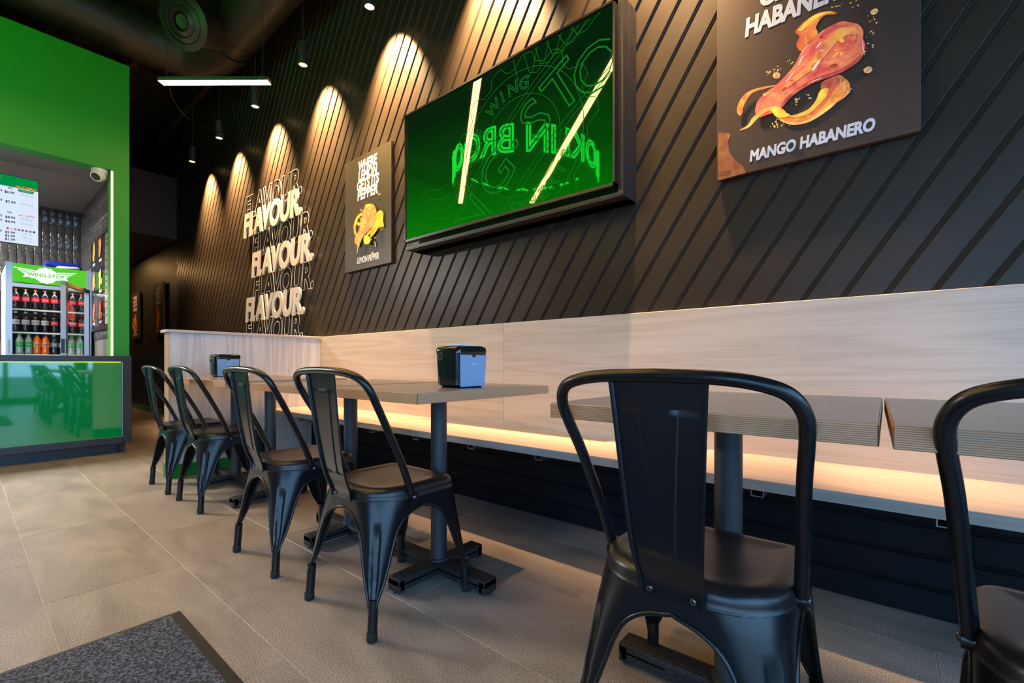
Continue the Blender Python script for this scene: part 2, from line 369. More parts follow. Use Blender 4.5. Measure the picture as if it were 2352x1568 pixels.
# ribbed wainscot and green base along the corridor
rb = MB()
for i in range(88): rb.box(-12.9 + i * .05, -12.9 + i * .05 + .03, YW - .03, YW, .1, 1.04)
rb.box(-13, -8.4, YW - .012, YW, .1, 1.06)
w = rb.build('wainscot_ribs', M['wallplain'], wr, kind='stuff')
structure('baseboard_right', MB().box(-13.9, -4.25, YW - .035, YW, 0, .10), M['greenkick'])
# dark bulkhead over the corridor
structure('ceiling_bulkhead', MB().box(-13.9, -8.67, 1.06, YW, 2.82, 3.78), M['bulk'])
# green header, partition and kitchen recess
structure('wall_header', MB().box(-5.86, -5.70, YL, 1.05, 2.70, 3.75).box(-5.86, -5.70, .915, 1.05, .90, 2.70), M['green'])
pt = structure('wall_partition', MB().box(-7.75, -5.86, .95, 1.05, 0, 3.75), M['mortar'])
wk = structure('wall_kitchen', MB().box(-7.80, -7.66, YL, .95, 0, 3.75), M['mortar'])
structure('ceiling_kitchen', MB().box(-7.66, -5.86, YL, .95, 2.70, 2.78), M['gray'])
tb = MB().bbox(-.0315, .0315, -.008, 0, .002, .278, .004, 2)
tile_a = tb.mesh('tile', M['tile'], smooth=50)
tile_b = MB().add([(y, x, z) for x, y, z in tb.v], tb.f).xf(Matrix.Diagonal((-1, 1, 1, 1))).mesh('tile', M['tile'], smooth=50)
for r in range(7):
    z = 2.70 - (r + 1) * .28 + .09
    if z < .85: continue
    for i in range(28):
        t = bpy.data.objects.new('tile', tile_a); COL.objects.link(t); t.location = (-5.9 - i * .066, .95, z); t.parent = pt
    for i in range(26):
        if r > 3 and i < 10: continue
        t = bpy.data.objects.new('tile', tile_b); COL.objects.link(t); t.location = (-7.66, .908 - i * .066, z); t.parent = wk
# storefront
sf = structure('window_1', MB().box(XW, XW + .12, YL, 2.3, 0, .14).box(XW, XW + .12, YL, 2.3, 3.5, ZC), M['mull'])
for y in (YL + .03, -2.6, -1.0, .6, 2.16): MB().box(XW - .02, XW + .1, y - .035, y + .035, .14, 3.5).build('mullion', M['mull'], sf)
MB().box(XW - .01, XW + .1, YL, 2.3, 2.45, 2.51).build('transom', M['mull'], sf)
for a, b in ((YL + .06, -2.63), (-2.57, -1.03), (-.97, .57), (.63, 2.13)):
    MB().box(XW + .03, XW + .036, a, b, .14, 2.45).build('pane', M['glass'], sf); MB().box(XW + .03, XW + .036, a, b, 2.51, 3.5).build('pane', M['glass'], sf)
structure('ground', MB().box(XW + .12, 40, -40, 30, -.3, -.12).box(-20, XW + .12, -40, YL - .12, -.3, -.12), M['asphalt'])
structure('pavement', MB().box(XW + .12, XW + 2.4, -30, 30, -.12, -.02), M['concrete'])

# ------------------------------------------------------------ ducts, ceiling clutter
dz = 4.2
d = thing('air_duct', 'big dark round air duct running above the green header towards the planked wall', 'duct', (-5.9, 0, dz))
MB().tube([(-5.9, YL + .01, dz), (-5.9, 1.15, dz)] + bezier([(-5.9, 1.25, dz), (-5.8, 1.57, dz), (-5.5, 1.74, dz), (-5.2, 1.77, dz)], 6), .23, 24).build('duct_pipe', M['duct'], d, smooth=50)
for y in (-1.4, -.2, .9): MB().tube([(-5.9, y, dz), (-5.9, y + .03, dz)], .236, 24).build('duct_band', M['duct'], d, smooth=40)
d2 = thing('air_duct', 'dark round air duct coming towards the viewer along the planked wall from the elbow', 'duct', (-3, 1.77, dz))
MB().tube([(-5.19, 1.77, dz), (1.5, 1.77, dz)], .215, 24).build('duct_pipe', M['duct'], d2, smooth=50)
for x in (-5.0, -3.6, -2.2, -.8): MB().tube([(x, 1.77, dz), (x + .03, 1.77, dz)], .221, 24).build('duct_band', M['duct'], d2, smooth=40)
d3 = thing('air_diffuser', 'dark round air diffuser drum with stepped rings branching off the duct', 'vent', (-4.90, 1.29, 3.94))
o0 = Vector((-4.90, 1.29, 3.94)); ax_ = Vector((-.45, .75, .45)).normalized()
ax = Matrix.Translation(o0) @ (-ax_).to_track_quat('Z', 'Y').to_matrix().to_4x4()
MB().lathe([(.165, -.42), (.165, 0)], n=28).xf(ax).build('drum', M['duct'], d3, smooth=40)
for r0, r1, z in ((.225, .175, 0), (.165, .125, .012), (.115, .08, .022)):
    MB().lathe([(r0, z), (r0, z + .012), (r1, z + .03), (r1 - .006, z + .012), (r0 - .015, z)], n=32, cap0=False, cap1=False).xf(ax).build('diffuser_ring', M['duct'], d3, smooth=40)
MB().lathe([(.001, .03), (.055, .034), (.065, .02), (.001, .015)], n=24).xf(ax).build('diffuser_core', M['duct'], d3, smooth=40)
for i in range(9):
    y = -3.6 + i * .7
    m = MB().box(-13.8, 2.6, y - .03, y + .03, 4.62, 4.66).box(-13.8, 2.6, y - .03, y + .03, 4.36, 4.40)
    for q in range(27): m.tube([(-13.7 + q * .6, y, 4.38), (-13.4 + q * .6, y, 4.64), (-13.1 + q * .6, y, 4.38)], .012, 5)
    m.build('ceiling_joist', M['deck'], kind='structure')
dk = MB()
for i in range(70): dk.box(-13.8 + i * .24, -13.8 + i * .24 + .12, YL, 2.2, 4.66, 4.70)
dk.build('roof_deck', M['deck'], kind='structure')
for nm, lb, pts in (('cable', 'thin dark cable looping down from the ceiling behind the slim lit lamp', [onY(395, 150, 1.5), onY(392, 215, 1.5), onY(430, 270, 1.7), onY(475, 293, 1.8), onY(512, 306, 1.85)]),
                    ('conduit', 'thin pale conduit running beside the big duct above the green header', [(-6.3, -1.6, 3.98), (-6.3, .2, 3.96), (-6.3, .75, 3.92), (-6.3, .95, 3.95)])):
    MB().tube(bezier(pts, 8), .006, 6).build(nm, M['duct'], label=lb, cat='cable', smooth=60)

# ------------------------------------------------------------ linear lamps
def linear(a, b, z, label):
    a = Vector((*a, z)); b = Vector((*b, z)); dx = (b - a).normalized(); nx = Vector((-dx.y, dx.x, 0)); t = thing('linear_pendant_lamp', label, 'lamp', tuple((a + b) / 2), 'slim linear pendants')
    def bar(z0, z1, hw, inset=0):
        A = a + dx * inset; B = b - dx * inset
        return MB().ring([[p + nx * s + Vector((0, 0, q)) for s, q in ((-hw, z0), (hw, z0), (hw, z1), (-hw, z1))] for p in (A, B)])
    bar(.0, .03, .032).build('lamp_housing', M['lampcase'], t)
    bar(-.005, .0, .030, .003).build('diffuser', M['warmglow'], t, 'glowing warm diffuser strip')
    L_ = (b - a).length
    for f in (.06, .94):
        p = a + dx * (L_ * f); MB().tube([p + Vector((0, 0, .03)), p + Vector((0, 0, ZC - z - .01))], .003, 5).build('suspension_wire', M['lampcase'], t)
linear((-4.68, 1.065), (-3.975, 1.64), 3.2, 'slim lit pendant lamp hanging in front of the dark ducts beside the green header')
linear((-4.81, -.65), (-2.20, 1.64), 3.2, 'long lit pendant lamp whose glow is mirrored left in the wall television')
linear((-4.00, -1.30), (-1.30, 1.07), 3.2, 'long lit pendant lamp whose glow is mirrored right in the wall television')
linear((-4.0, -2.79), (-1.3, -.41), 3.2, 'long pendant lamp added outside the view to brighten the left floor')  # unseen pendant, added to warm the floor at the left
# round neon sign that mirrors in the television
rx, ry, rz_, rr = -3.88, -1.0, 3.45, 1.0
ng = thing('neon_ring_sign', 'round green neon ring sign with outlined letters, mirrored in the wall television', 'sign', (rx, ry, rz_))
V, Fc = text_raw('BROOKLIN BROOKLIN BROOKLIN ', stroke=.03, res=3)
xm = max(v.x for v in V); sc = 2 * PI * rr * .955 / xm
for k, g in enumerate(islands(V, Fc)):
    ids = sorted({i for f in g for i in f}); mp = {i: n for n, i in enumerate(ids)}
    pts = []
    for i in ids:
        v = V[i]; th = v.x * sc / rr + math.radians(-58); q = rr + v.z * sc
        pts.append((rx + q * math.cos(th), ry + q * math.sin(th), rz_ - .1 + v.y * sc * 1.2))
    MB().add(pts, [tuple(mp[i] for i in f) for f in g]).build('neon_letter', M['neon'], ng)
for z in (-.14, .16): MB().tube([(rx + (rr - .02) * math.cos(a * PI / 24), ry + (rr - .02) * math.sin(a * PI / 24), rz_ + z) for a in range(49)], .012, 6).build('ring_hoop', M['lampcase'], ng)
MB().lathe([(rr - .045, -.15), (rr - .035, -.15), (rr - .035, .17), (rr - .045, .17)], (rx, ry, rz_), 48, cap0=False, cap1=False).build('backing_band', M['lampcase'], ng, smooth=40)
for a in (.5, 2.6, 4.7): MB().tube([(rx + rr * math.cos(a), ry + rr * math.sin(a), rz_ + .16), (rx + rr * math.cos(a), ry + rr * math.sin(a), ZC)], .004, 5).build('suspension_wire', M['lampcase'], ng)

# ------------------------------------------------------------ spot cylinders along the planked wall
SPX = [-7.12, -6.13, -5.09, -4.05, -3.005, -1.96, -.92, .12, 1.16]  # last two spots are added above the view to warm the bench
SY, SZ = 1.96, 3.535
slab = ['small black cylinder spotlight nearest the corridor bulkhead', 'small black cylinder spotlight second from the corridor bulkhead', 'small black cylinder spotlight third from the corridor bulkhead, right of the lit strip lamp',
        'small black cylinder spotlight in front of the planked wall, left of the topmost one', 'small black cylinder spotlight at the top edge, above the lemon poster',
        'cylinder spotlight above the television', 'cylinder spotlight between television and mango poster', 'added cylinder spotlight above the mango poster, warming the bench seat', 'added cylinder spotlight nearest the storefront, warming the bench seat']
for i, x in enumerate(SPX):
    t = thing('spotlight', slab[i], 'spotlight', (x, SY, SZ), 'wall spotlights')
    MB().lathe([(.034, .0), (.040, .0), (.041, .006), (.041, .196), (.037, .2), (.004, .2)], (x, SY, SZ), 20, cap0=False).build('lamp_body', M['lampcase'], t, smooth=40)
    MB().lathe([(.0365, .008), (.001, .010)], (x, SY, SZ), 20).build('lens', M['spotglow'], t)
    MB().tube([(x, SY, SZ + .2), (x, SY, ZC - .02)], .007, 6).build('stem', M['lampcase'], t)
    l = light('spot_beam', 'SPOT', (x, SY, SZ - .01), 1550 if i < 7 else 560, WARM, spot_size=math.radians(79 if i < 7 else 15), spot_blend=1.0, shadow_soft_size=.03)
    l.parent = t; l.location = (0, 0, -.012); l.rotation_euler = (math.radians(27 if i < 7 else -.5), 0, 0)

# ------------------------------------------------------------ bench, divider
bn = thing('bench', 'long pale wood wall bench with high backrest along the planked wall', 'bench', (-.6, 1.9, 0))
for a, b in ((-4.10, -1.8355), (-1.8345, .61), (.611, XW - .02)):
    MB().bbox(a, b, 2.143, 2.1695, .45, 1.105, .002, 1).build('backrest_panel', M['backwood'], bn)
for a, b in ((-4.10, -.62), (-.619, XW - .02)):
    MB().bbox(a, b, 1.682, 2.143, .43, .468, .003, 2).build('seat_board', M['seatwood'], bn)
    MB().box(a, b, 1.679, 1.682, .432, .466).build('edge_band', M['edgewood'], bn, 'bluish gray front edge')
for x in (.125, -.34, -.80, -1.26, -1.70, -2.16, -2.62, -3.1, -3.6):
    m = MB()
    for x0_, x1_, z0_, z1_ in ((x - .02, x + .02, .400, .403), (x - .02, x - .017, .403, .43), (x + .017, x + .02, .403, .43)): m.box(x0_, x1_, 1.72, 2.06, z0_, z1_)
    m.build('bracket', M['aluminium'], bn, 'bright metal bracket')
dv = thing('divider', 'low pale wood divider with cream cap and green base at the end of the bench', 'divider', (-4.16, 1.55, 0))
MB().box(-4.215, -4.10, .985, 2.165, .1, 1.085).build('panel_core', M['divwood'], dv)
MB().box(-4.216, -4.099, .982, .986, .1, 1.085).build('end_panel', M['endwood'], dv, 'tan end face')
MB().bbox(-4.235, -4.08, .962, 2.17, 1.085, 1.107, .003, 1).build('cap', M['capwood'], dv)
MB().box(-4.222, -4.092, .975, 2.10, 0, .1).build('kick_plate', M['greenkick'], dv, 'green kick plate')

# ------------------------------------------------------------ tables
def table(x, y, label, rot=0):
    t = thing('pedestal_table', label, 'table', (x, y, 0), 'pedestal tables along the bench')
    hx, hy = .298, .35; T = Matrix.Translation((x, y, 0)) @ Matrix.Rotation(math.radians(rot), 4, 'Z')
    MB().bbox(-hx + .002, hx - .002, -hy + .002, hy - .002, .727, .7605, .0015, 1).xf(T).build('tabletop', M['tabletop'], t)
    e = MB().bbox(-hx, hx, -hy, -hy + .003, .726, .7595, .001, 1).bbox(-hx, hx, hy - .003, hy, .726, .7595, .001, 1).bbox(-hx, -hx + .003, -hy, hy, .726, .7595, .001, 1).bbox(hx - .003, hx, -hy, hy, .726, .7595, .001, 1)
    e.xf(T).build('edge_band', M['tedge'], t, 'striped wooden edge band')
    MB().lathe([(.0325, .058), (.0325, .715)], n=24).lathe([(.041, .058), (.040, .066), (.034, .07)], n=24).xf(T).build('pole', M['pole'], t, smooth=40)
    MB().bbox(-.13, .13, -.13, .13, .715, .727, .002, 1).xf(T).build('top_plate', M['castiron'], t)
    for k, L_ in enumerate((.283, .222)):
        for s in (-1, 1):
            m = MB().bbox(.0, L_, -.034, .034, .030, .06, .005, 2).bbox(L_ - .03, L_, -.034, .034, .008, .058, .005, 2).box(.02, L_ - .01, -.034, -.028, .018, .04).box(.02, L_ - .01, .028, .034, .018, .04)
            m.xf(T @ Matrix.Rotation((PI / 2 if k else 0) + (PI if s < 0 else 0), 4, 'Z')).build('base_arm', M['castiron'], t, smooth=40)
            a = (PI / 2 if k else 0) + (PI if s < 0 else 0)
            MB().lathe([(.012, 0), (.014, .002), (.012, .01)], (L_ - .017, 0, 0), 10).xf(T @ Matrix.Rotation(a, 4, 'Z')).build('glide', M['rubber'], t)
    return t
TY = 1.24
table(-1.408, TY, 'pedestal table with the nearer napkin dispenser on its top')
table(-2.066, TY, 'pedestal table pushed against the one with the nearer napkin dispenser')
table(-2.99, TY, 'pedestal table across the gap, next to the table with the far napkin dispenser')
table(-3.612, TY + .02, 'pedestal table beside the pale divider, far napkin dispenser on top')
table(-.307, TY - .015, 'pedestal table behind the large foreground chair')
table(.2985, TY - .02, 'pedestal table at the right edge, across a narrow gap', 1.0)

# ------------------------------------------------------------ metal chair
def outline(ins, hx=.187, yf=.165, yb=-.180, rf=.045, rb=.125, n=8):
    hx -= ins; yf -= ins; yb += ins; rf = max(rf - ins, .006); rb = max(rb - ins, .006); P = []
    for cx, cy, r, a0 in ((hx - rf, yf - rf, rf, 0), (-hx + rf, yf - rf, rf, 90), (-hx + rb, yb + rb, rb, 180), (hx - rb, yb + rb, rb, 270)):
        for k in range(n + 1):
            a = math.radians(a0 + 90 * k / n); P.append((cx + r * math.cos(a), cy + r * math.sin(a)))
    return P
def lerp(a, b, t): return a + (b - a) * t
LW = [(.405, 1), (.385, 1), (.372, 1), (.368, .93), (.362, .80), (.352, .67), (.338, .565), (.318, .475), (.29, .405), (.255, .345), (.215, .285), (.175, .22), (.14, .145), (.115, .088), (.10, .075)]
def chair_leg(sx, front):
    zs = [];
    half_x = .188; half_y = .166 if front else .181; Rt = .05 if front else .122
    sy = 1 if front else -1
    rows = []; lipA = []; lipB = []
    for z, wf in LW:
        t = (.405 - z) / .305
        hx = lerp(half_x, .2055, t); hy = lerp(half_y, .212 if front else .208, t)
        La = hx * wf if wf < 1 else hx; Lb = (hy + (0.0 if wf == 1 else 0)) * wf
        r = min(lerp(Rt, .016, min(1, t * 1.02) ** .8), La * .95, Lb * .95)
        pts = []
        for k in range(4): pts.append((hx - lerp(La, r, k / 4), hy, None))
        N = 24
        gz = 0
        if .118 < z < .335: gz = min(1, (z - .118) / .02, (.335 - z) / .02)
        for k in range(N + 1):
            a = PI / 2 - PI / 2 * k / N; dk = abs(k - N / 2)
            g = 0
            if gz:
                arc = dk * (PI * r / 2 / N); g = gz * min(.010, r * .42) * max(0, min(1, (.0128 - arc) / .0025))
            rr_ = r - g
            pts.append((hx - r + rr_ * math.cos(a), hy - r + rr_ * math.sin(a), 1))
        for k in range(1, 5): pts.append((hx, hy - lerp(r, Lb, k / 4), None))
        rows.append([Vector((sx * px, sy * py, z)) for px, py, _ in pts]); 
        if z <= .373: lipA.append(rows[-1][0]); lipB.append(rows[-1][-1])
    m = MB().ring(rows, False, False, False)
    # inner skin a millimetre and a half inside, so that the sheet has thickness
    for lp in (lipA, lipB): m.tube(bezier(lp, 3), .005, 8)
    a = Vector((sx * .1925, sy * (.198 if front else .194), .125)); b = Vector((sx * .1965, sy * (.204 if front else .201), .0))
    m.tube([a, lerp(a, b, .5), b + Vector((0, 0, .012))], .0155, 14)
    cap = MB().tube([b + Vector((0, 0, .028)), b + Vector((0, 0, .004)), b], .0168, 14, rs=[.0168, .0172, .014])
    return m, cap
def make_chair(label):
    t = thing('metal_chair', label, 'chair', (0, 0, 0), 'black metal chairs along the tables')
    rings = []
    for ins, z in ((.150, .4375), (.11, .4375), (.07, .4385), (.048, .4405), (.038, .4425), (.028, .443), (.014, .4405), (.005, .434), (.001, .4265), (.0, .418), (.0, .409), (-.0025, .406), (-.0035, .403), (-.0015, .399), (.003, .398)):
        rings.append([Vector((x, y, z)) for x, y in outline(ins)])
    seat = MB().ring(rings, True, True, False).build('seat', M['seat'], t, smooth=70)
    h = MB()
    for x, y in ((-.045, -.03), (0, -.03), (.045, -.03), (-.025, -.085), (.025, -.085), (0, -.058)): h.lathe([(.0036, .4377), (.0001, .4378)], (x, y, 0), 10, cap0=False)
    h.build('drain_holes', M['rubber'], seat)
    for sx in (1, -1):
        for fr in (False, True):
            m, cap = chair_leg(sx, fr)
            lg = m.build('leg', M['black'], t, smooth=50); cap.build('rubber_foot', M['rubber'], lg, smooth=40)
    # hoop
    half = [(.192, -.045, .412), (.2015, -.095, .53), (.2115, -.160, .655), (.2205, -.203, .73), (.2205, -.226, .772), (.202, -.2445, .803), (.163, -.256, .819), (.10, -.2625, .8275), (0, -.265, .8305)]
    pts = bezier(half, 6); pts = pts + [Vector((-p.x, p.y, p.z)) for p in reversed(pts[:-1])]
    hp = MB().tube(pts, .0122, 14)
    for s in (1, -1): hp.tube([(s * .187, -.043, .408), (s * .2035, -.043, .408)], .016, 14)
    hp = hp.build('back_hoop', M['black'], t, smooth=50)
    # splat: path in y,z with half width
    path = [(-.262, .826, .089), (-.2585, .80, .0865), (-.246, .70, .080), (-.2325, .60, .0735), (-.219, .52, .068), (-.207, .475, .0645), (-.197, .45, .0625), (-.1915, .435, .061), (-.188, .42, .060), (-.1865, .400, .059)]
    dense = bezier([(y, z, w_) for y, z, w_ in path], 14); pp = []
    for z in (.826, .80, .780, .771, .768, .764, .755, .73, .70, .66, .62, .58, .54, .51, .499, .490, .486, .483, .474, .46, .45, .44, .43, .42, .41, .40):
        pp.append(min(dense, key=lambda q: abs(q[1] - z)) if z not in (.826, .40) else (dense[0] if z > .5 else dense[-1]))
    rows = []
    for y, z, w_ in pp:
        hw = lerp(.25, .43, (z - .486) / .282); e = 1 if .487 < z < .767 else 0; r = []
        if not .48 < z < .775: hw = .43 if z > .6 else .25
        for f in (-1, -.985, -.95, -hw - .035, -hw, -hw * .5, 0, hw * .5, hw, hw + .035, .95, .985, 1):
            dy = -.005 if abs(f) == 1 else (-.0035 if abs(f) > .98 else 0)
            r.append(Vector((f * w_, y + dy - (.0028 if e and abs(f) <= hw + .001 else 0), z)))
        rows.append(r)
    sp = MB().ring(rows, False, False, False)
    sp.ring([[p + Vector((0, .002, 0)) for p in r] for r in rows], False, False, False)
    for k in (0, -1): sp.tube([r[k] for r in rows], .0035, 6)
    sp = sp.build('back_splat', M['black'], t, smooth=40)
    for s in (-1, 1): MB().lathe([(.0075, 0), (.0078, .002), (.006, .005), (.0025, .006), (.0015, .003)], n=12).xf(Matrix.Translation((s * .042, -.1865, .412)) @ Matrix.Rotation(PI / 2, 4, 'X')).build('bolt', M['steel'], sp, smooth=40)
    for s in (-1, 1): MB().lathe([(.007, 0), (.0073, .002), (.005, .005), (.001, .006)], n=12).xf(Matrix.Translation((s * .2035, -.043, .408)) @ Matrix.Rotation(s * PI / 2, 4, 'Y')).build('bolt', M['steel'], hp, smooth=40)
    for y in (-.1, .1): MB().tube([(-.15, y, .372), (.15, y, .372)], .005, 6).build('seat_brace', M['black'], t)
    return t
CH_ = [(-.317, 1.048, 0, 'large black metal chair in the foreground, seen from behind'),
       (.298, 1.06, -4, 'black metal chair cut by the right edge of the view'),
       (-1.416, 1.005, 0, 'black metal chair at the table with the nearer napkin dispenser'),
       (-2.08, 1.0, 0, 'second black metal chair of the far row, behind the dispenser table chair'),
       (-3.21, 1.07, 0, 'third black metal chair of the far row, across the gap'),
       (-3.82, 1.065, 0, 'black metal chair closest to the green counter')]
proto = make_chair(CH_[0][3])
for i, (x, y, a, lb) in enumerate(CH_):
    c = proto if i == 0 else copy_tree(proto)
    c.location = (x, y, 0); c.rotation_euler.z = math.radians(a); c['label'] = lb

# ------------------------------------------------------------ napkin dispensers
def rrect(hx, hy, r, n=5):
    P = []
    for cx, cy, a0 in ((hx - r, hy - r, 0), (-hx + r, hy - r, 90), (-hx + r, -hy + r, 180), (hx - r, -hy + r, 270)):
        for k in range(n + 1):
            a = math.radians(a0 + 90 * k / n); P.append((cx + r * math.cos(a), cy + r * math.sin(a)))
    return P
def dispenser(x, y, z, label):
    t = thing('napkin_dispenser', label, 'dispenser', (x, y, z), 'napkin dispensers on the tables')
    T = Matrix.Translation((x, y, z))
    sec = [(.006, -.016, .018), (.0, -.010, .02), (.012, -.004, .022), (.13, .0, .022), (.131, .0015, .022), (.147, .001, .022), (.155, -.004, .022), (.1585, -.012, .02)]
    MB().ring([[(px, py, h) for px, py in rrect(.064 + e, .082 + e, r)] for h, e, r in sorted(sec)]).xf(T).build('body', M['dispenser'], t, smooth=50)
    m = MB().ring([[(.0645 - (.004 if q < .03 else 0) + dx_, py, q) for py, q in ((-.066, .006), (.062, .006), (.068, .124), (.012, .124), (.008, .117), (0, .114), (-.008, .117), (-.012, .124), (-.071, .124))] for dx_ in (0, .003)])
    fc = m.xf(T).build('front_cover', M['reflectblue'], t, 'clear front cover, window reflection painted blue')
    V, Fc = text_fit('Kruger', (x + .0677, y + .0, z + .086), (0, 1, 0), (0, 0, 1), .017, .007, ribbon=.02, res=2)
    MB().add(V, Fc).build('lettering', M['printwhite'], fc, fixn=False)
    MB().lathe([(.0042, 0), (.0001, .0006)], n=14).xf(Matrix.Translation((x + .0678, y - .006, z + .0895)) @ Matrix.Rotation(PI / 2, 4, 'Y')).build('logo_dot', M['printwhite'], fc)
    MB().lathe([(.013, 0), (.016, .0015), (.013, .003), (.011, .001)], n=18, cap0=False).xf(Matrix.Translation((x - .026, y - .0815, z + .118)) @ Matrix.Rotation(PI / 2, 4, 'X')).build('lock', M['tvframe'], t, smooth=40)
    MB().ring([[(px * 1.0, py * .55 - .01, h + .002 * math.sin(px * 60)) for px, py in rrect(.042, .075, .006)] for h in (.1575, .164)]).xf(T).build('napkin', M['napkin'], t, 'white napkin poking out of the top')
dispenser(-1.268, 1.232, .7605, 'black napkin dispenser with clear front on the nearer table')
dispenser(-3.605, 1.19, .7605, 'black napkin dispenser on the far table beside the pale divider')

# ------------------------------------------------------------ television
ty = 2.0; X0, X1, Z0, Z1 = -2.62, -1.004, 1.705, 2.595
tv = thing('television', 'large wall television showing a green emblem, in a black surround', 'television', ((X0 + X1) / 2, 2.1, Z0))
MB().box(X0 - .025, X1 + .024, ty + .075, YW - .02, Z0 - .045, Z1 + .03).bbox(X0 - .028, X1 + .027, ty + .02, ty + .085, Z0 - .04, Z0 - .022, .002, 1).build('surround_core', M['surround'], tv)
for k, (a, b) in enumerate(((.022, .075), (.08, .086), (.091, .168))):
    MB().box(X1 + .0, X1 + .028, ty + a, ty + b, Z0 - .042, Z1 + .032).build('surround_board', M['surround'], tv)
    MB().box(X0 - .028, X1 + .024, ty + a, ty + b, Z0 - .045, Z0 - .030).build('surround_board', M['surround'], tv)
    MB().box(X0 - .028, X1 + .024, ty + a, ty + b, Z1 + .02, Z1 + .032).build('surround_board', M['surround'], tv)
bz = MB()
for a in ((X0, X1, Z1 - .010, Z1), (X0, X1, Z0, Z0 + .016), (X0, X0 + .010, Z0, Z1), (X1 - .010, X1, Z0, Z1)): bz.box(a[0], a[1], ty - .012, ty + .03, a[2], a[3])
bz.build('bezel', M['tvframe'], tv)
def screen_mat():
    m, t, p, N, L = nt('green_screen'); tc = N('ShaderNodeTexCoord'); sp = N('ShaderNodeSeparateXYZ'); L(tc.outputs['Generated'], sp.inputs[0])
    a = N('ShaderNodeMath'); a.operation = 'MULTIPLY_ADD'; L(sp.outputs[0], a.inputs[0]); a.inputs[1].default_value = .15; L(sp.outputs[2], a.inputs[2])
    r = N('ShaderNodeValToRGB'); L(a.outputs[0], r.inputs[0]); e = r.color_ramp.elements
    e[0].position = 0; e[0].color = (.0, .16, .0, 1); e[1].position = .9; e[1].color = (.0, .012, .002, 1)
    q = r.color_ramp.elements.new(.4); q.color = (.0, .055, .001, 1)
    L(r.outputs[0], p.inputs['Emission Color']); p.inputs['Emission Strength'].default_value = 1.0
    p.inputs['Base Color'].default_value = (.002, .004, .002, 1); p.inputs['Roughness'].default_value = .02; p.inputs['Specular IOR Level'].default_value = .55; return m
scn = MB().box(X0 + .01, X1 - .01, ty, ty + .02, Z0 + .016, Z1 - .01).build('screen', screen_mat(), tv, 'glossy green screen with fine outlines')
line_m = emis('screen_line_green', (.008, .19, .015), 1.0)
gl = MB(); EX, EZ = (1, 0, 0), (0, 0, 1); YS = ty - .0012
def inside(p): return X0 + .012 < p.x < X1 - .012 and Z0 + .018 < p.z < Z1 - .012
def gline(pts, w_=.0028, loop=False):
    P = [Vector((a, YS, b)) for a, b in pts]
    if loop: P.append(P[0])
    run = []
    def flush():
        if len(run) > 1:
            rings = []
            for i, p in enumerate(run):
                d_ = (run[min(i + 1, len(run) - 1)] - run[max(i - 1, 0)]).normalized(); n_ = Vector((-d_.z, 0, d_.x)); rings.append([p + n_ * w_ / 2, p - n_ * w_ / 2])
            gl.ring(rings, False, False, False)
        run.clear()
    Q = []
    for i in range(len(P) - 1):
        n = max(1, int((P[i + 1] - P[i]).length / .02))
        Q += [P[i].lerp(P[i + 1], k / n) for k in range(n)]
    Q.append(P[-1])
    for p in Q:
        if inside(p): run.append(p)
        else: flush()
    flush()
def gtext(body, cx, cz, ang, h, w=None, bar=.02):
    V, Fc = text_raw(body, stroke=bar, res=3)
    xa = min(v.x for v in V); xb = max(v.x for v in V); za = min(v.y for v in V); zb = max(v.y for v in V); s = h / (zb - za); sx_ = w / (xb - xa) if w else s
    c_, s_ = math.cos(ang), math.sin(ang); P = []
    for v in V:
        a = (v.x - (xa + xb) / 2) * sx_; b = (v.y - (za + zb) / 2) * s
        P.append(Vector((cx + a * c_ - b * s_, YS + v.z * .01, cz + a * s_ + b * c_)))
    fs = [f for f in Fc if all(inside(P[i]) for i in f)]
    gl.add(P, fs)
ccx, ccz = -1.60, 2.075
A0 = math.radians(42)
for ch, dx_, dz_, an, h in (('N', -.36, -.335, 46, .24), ('G', -.175, -.11, 42, .25), ('S', .115, .115, 36, .25), ('T', .29, .22, 30, .25), ('O', .49, .246, 24, .25), ('I', -.52, -.44, 48, .24)):
    gtext(ch, ccx + dx_, ccz + dz_, math.radians(an), h, bar=.012)
gtext('.', ccx - .03, ccz + .02, A0, .06, bar=.012)
def arc_text(txt, r, a0, step, flip, h=.075):
    for i, ch in enumerate(txt):
        if ch == ' ': continue
        a = math.radians(a0 + i * step); gtext(ch, ccx + r * math.cos(a), ccz + r * math.sin(a), a + (PI / 2 if flip else -PI / 2), h, bar=.018)
arc_text('THE WING', .345, 178, -13.5, False)
arc_text('EXPERTS', .345, 262, 12.5, True)
for r in (.28, .42): gline([(ccx + r * math.cos(a * PI / 40), ccz + r * math.sin(a * PI / 40)) for a in range(80)], loop=True)
gline([(ccx + (.475 + .03 * math.tanh(3 * math.sin(a * PI / 60 * 14))) * math.cos(a * PI / 60), ccz + (.475 + .03 * math.tanh(3 * math.sin(a * PI / 60 * 14))) * math.sin(a * PI / 60)) for a in range(120)], loop=True)
for k in (-1, 1):                      # band edges and wing feathers
    for off in (.155, .185):
        P = []
        for i in range(31):
            s_ = -1.1 + i * .075; b = k * off + .10 * (1 - (s_ / .7) ** 2) - .1
            P.append((ccx + s_ * math.cos(A0) - b * math.sin(A0), ccz + s_ * math.sin(A0) + b * math.cos(A0)))
        gline(P)
for i in range(6):
    q = .07 * i
    gline([(-2.61, 1.78 - q * 1.2 + .08), (-2.42 + q * .3, 2.0 - q * .9), (-2.36 + q * .4, 2.02 - q), (-2.28 + q * .5, 1.99 - q), (-2.2 + q * .5, 2.01 - q)])
    gline([(-1.64 + q * 1.1, 2.58), (-1.60 + q * 1.1, 2.44 + q * .25), (-1.55 + q * 1.1, 2.42 + q * .3), (-1.50 + q * 1.1, 2.46 + q * .3), (-1.47 + q * 1.1, 2.58)])
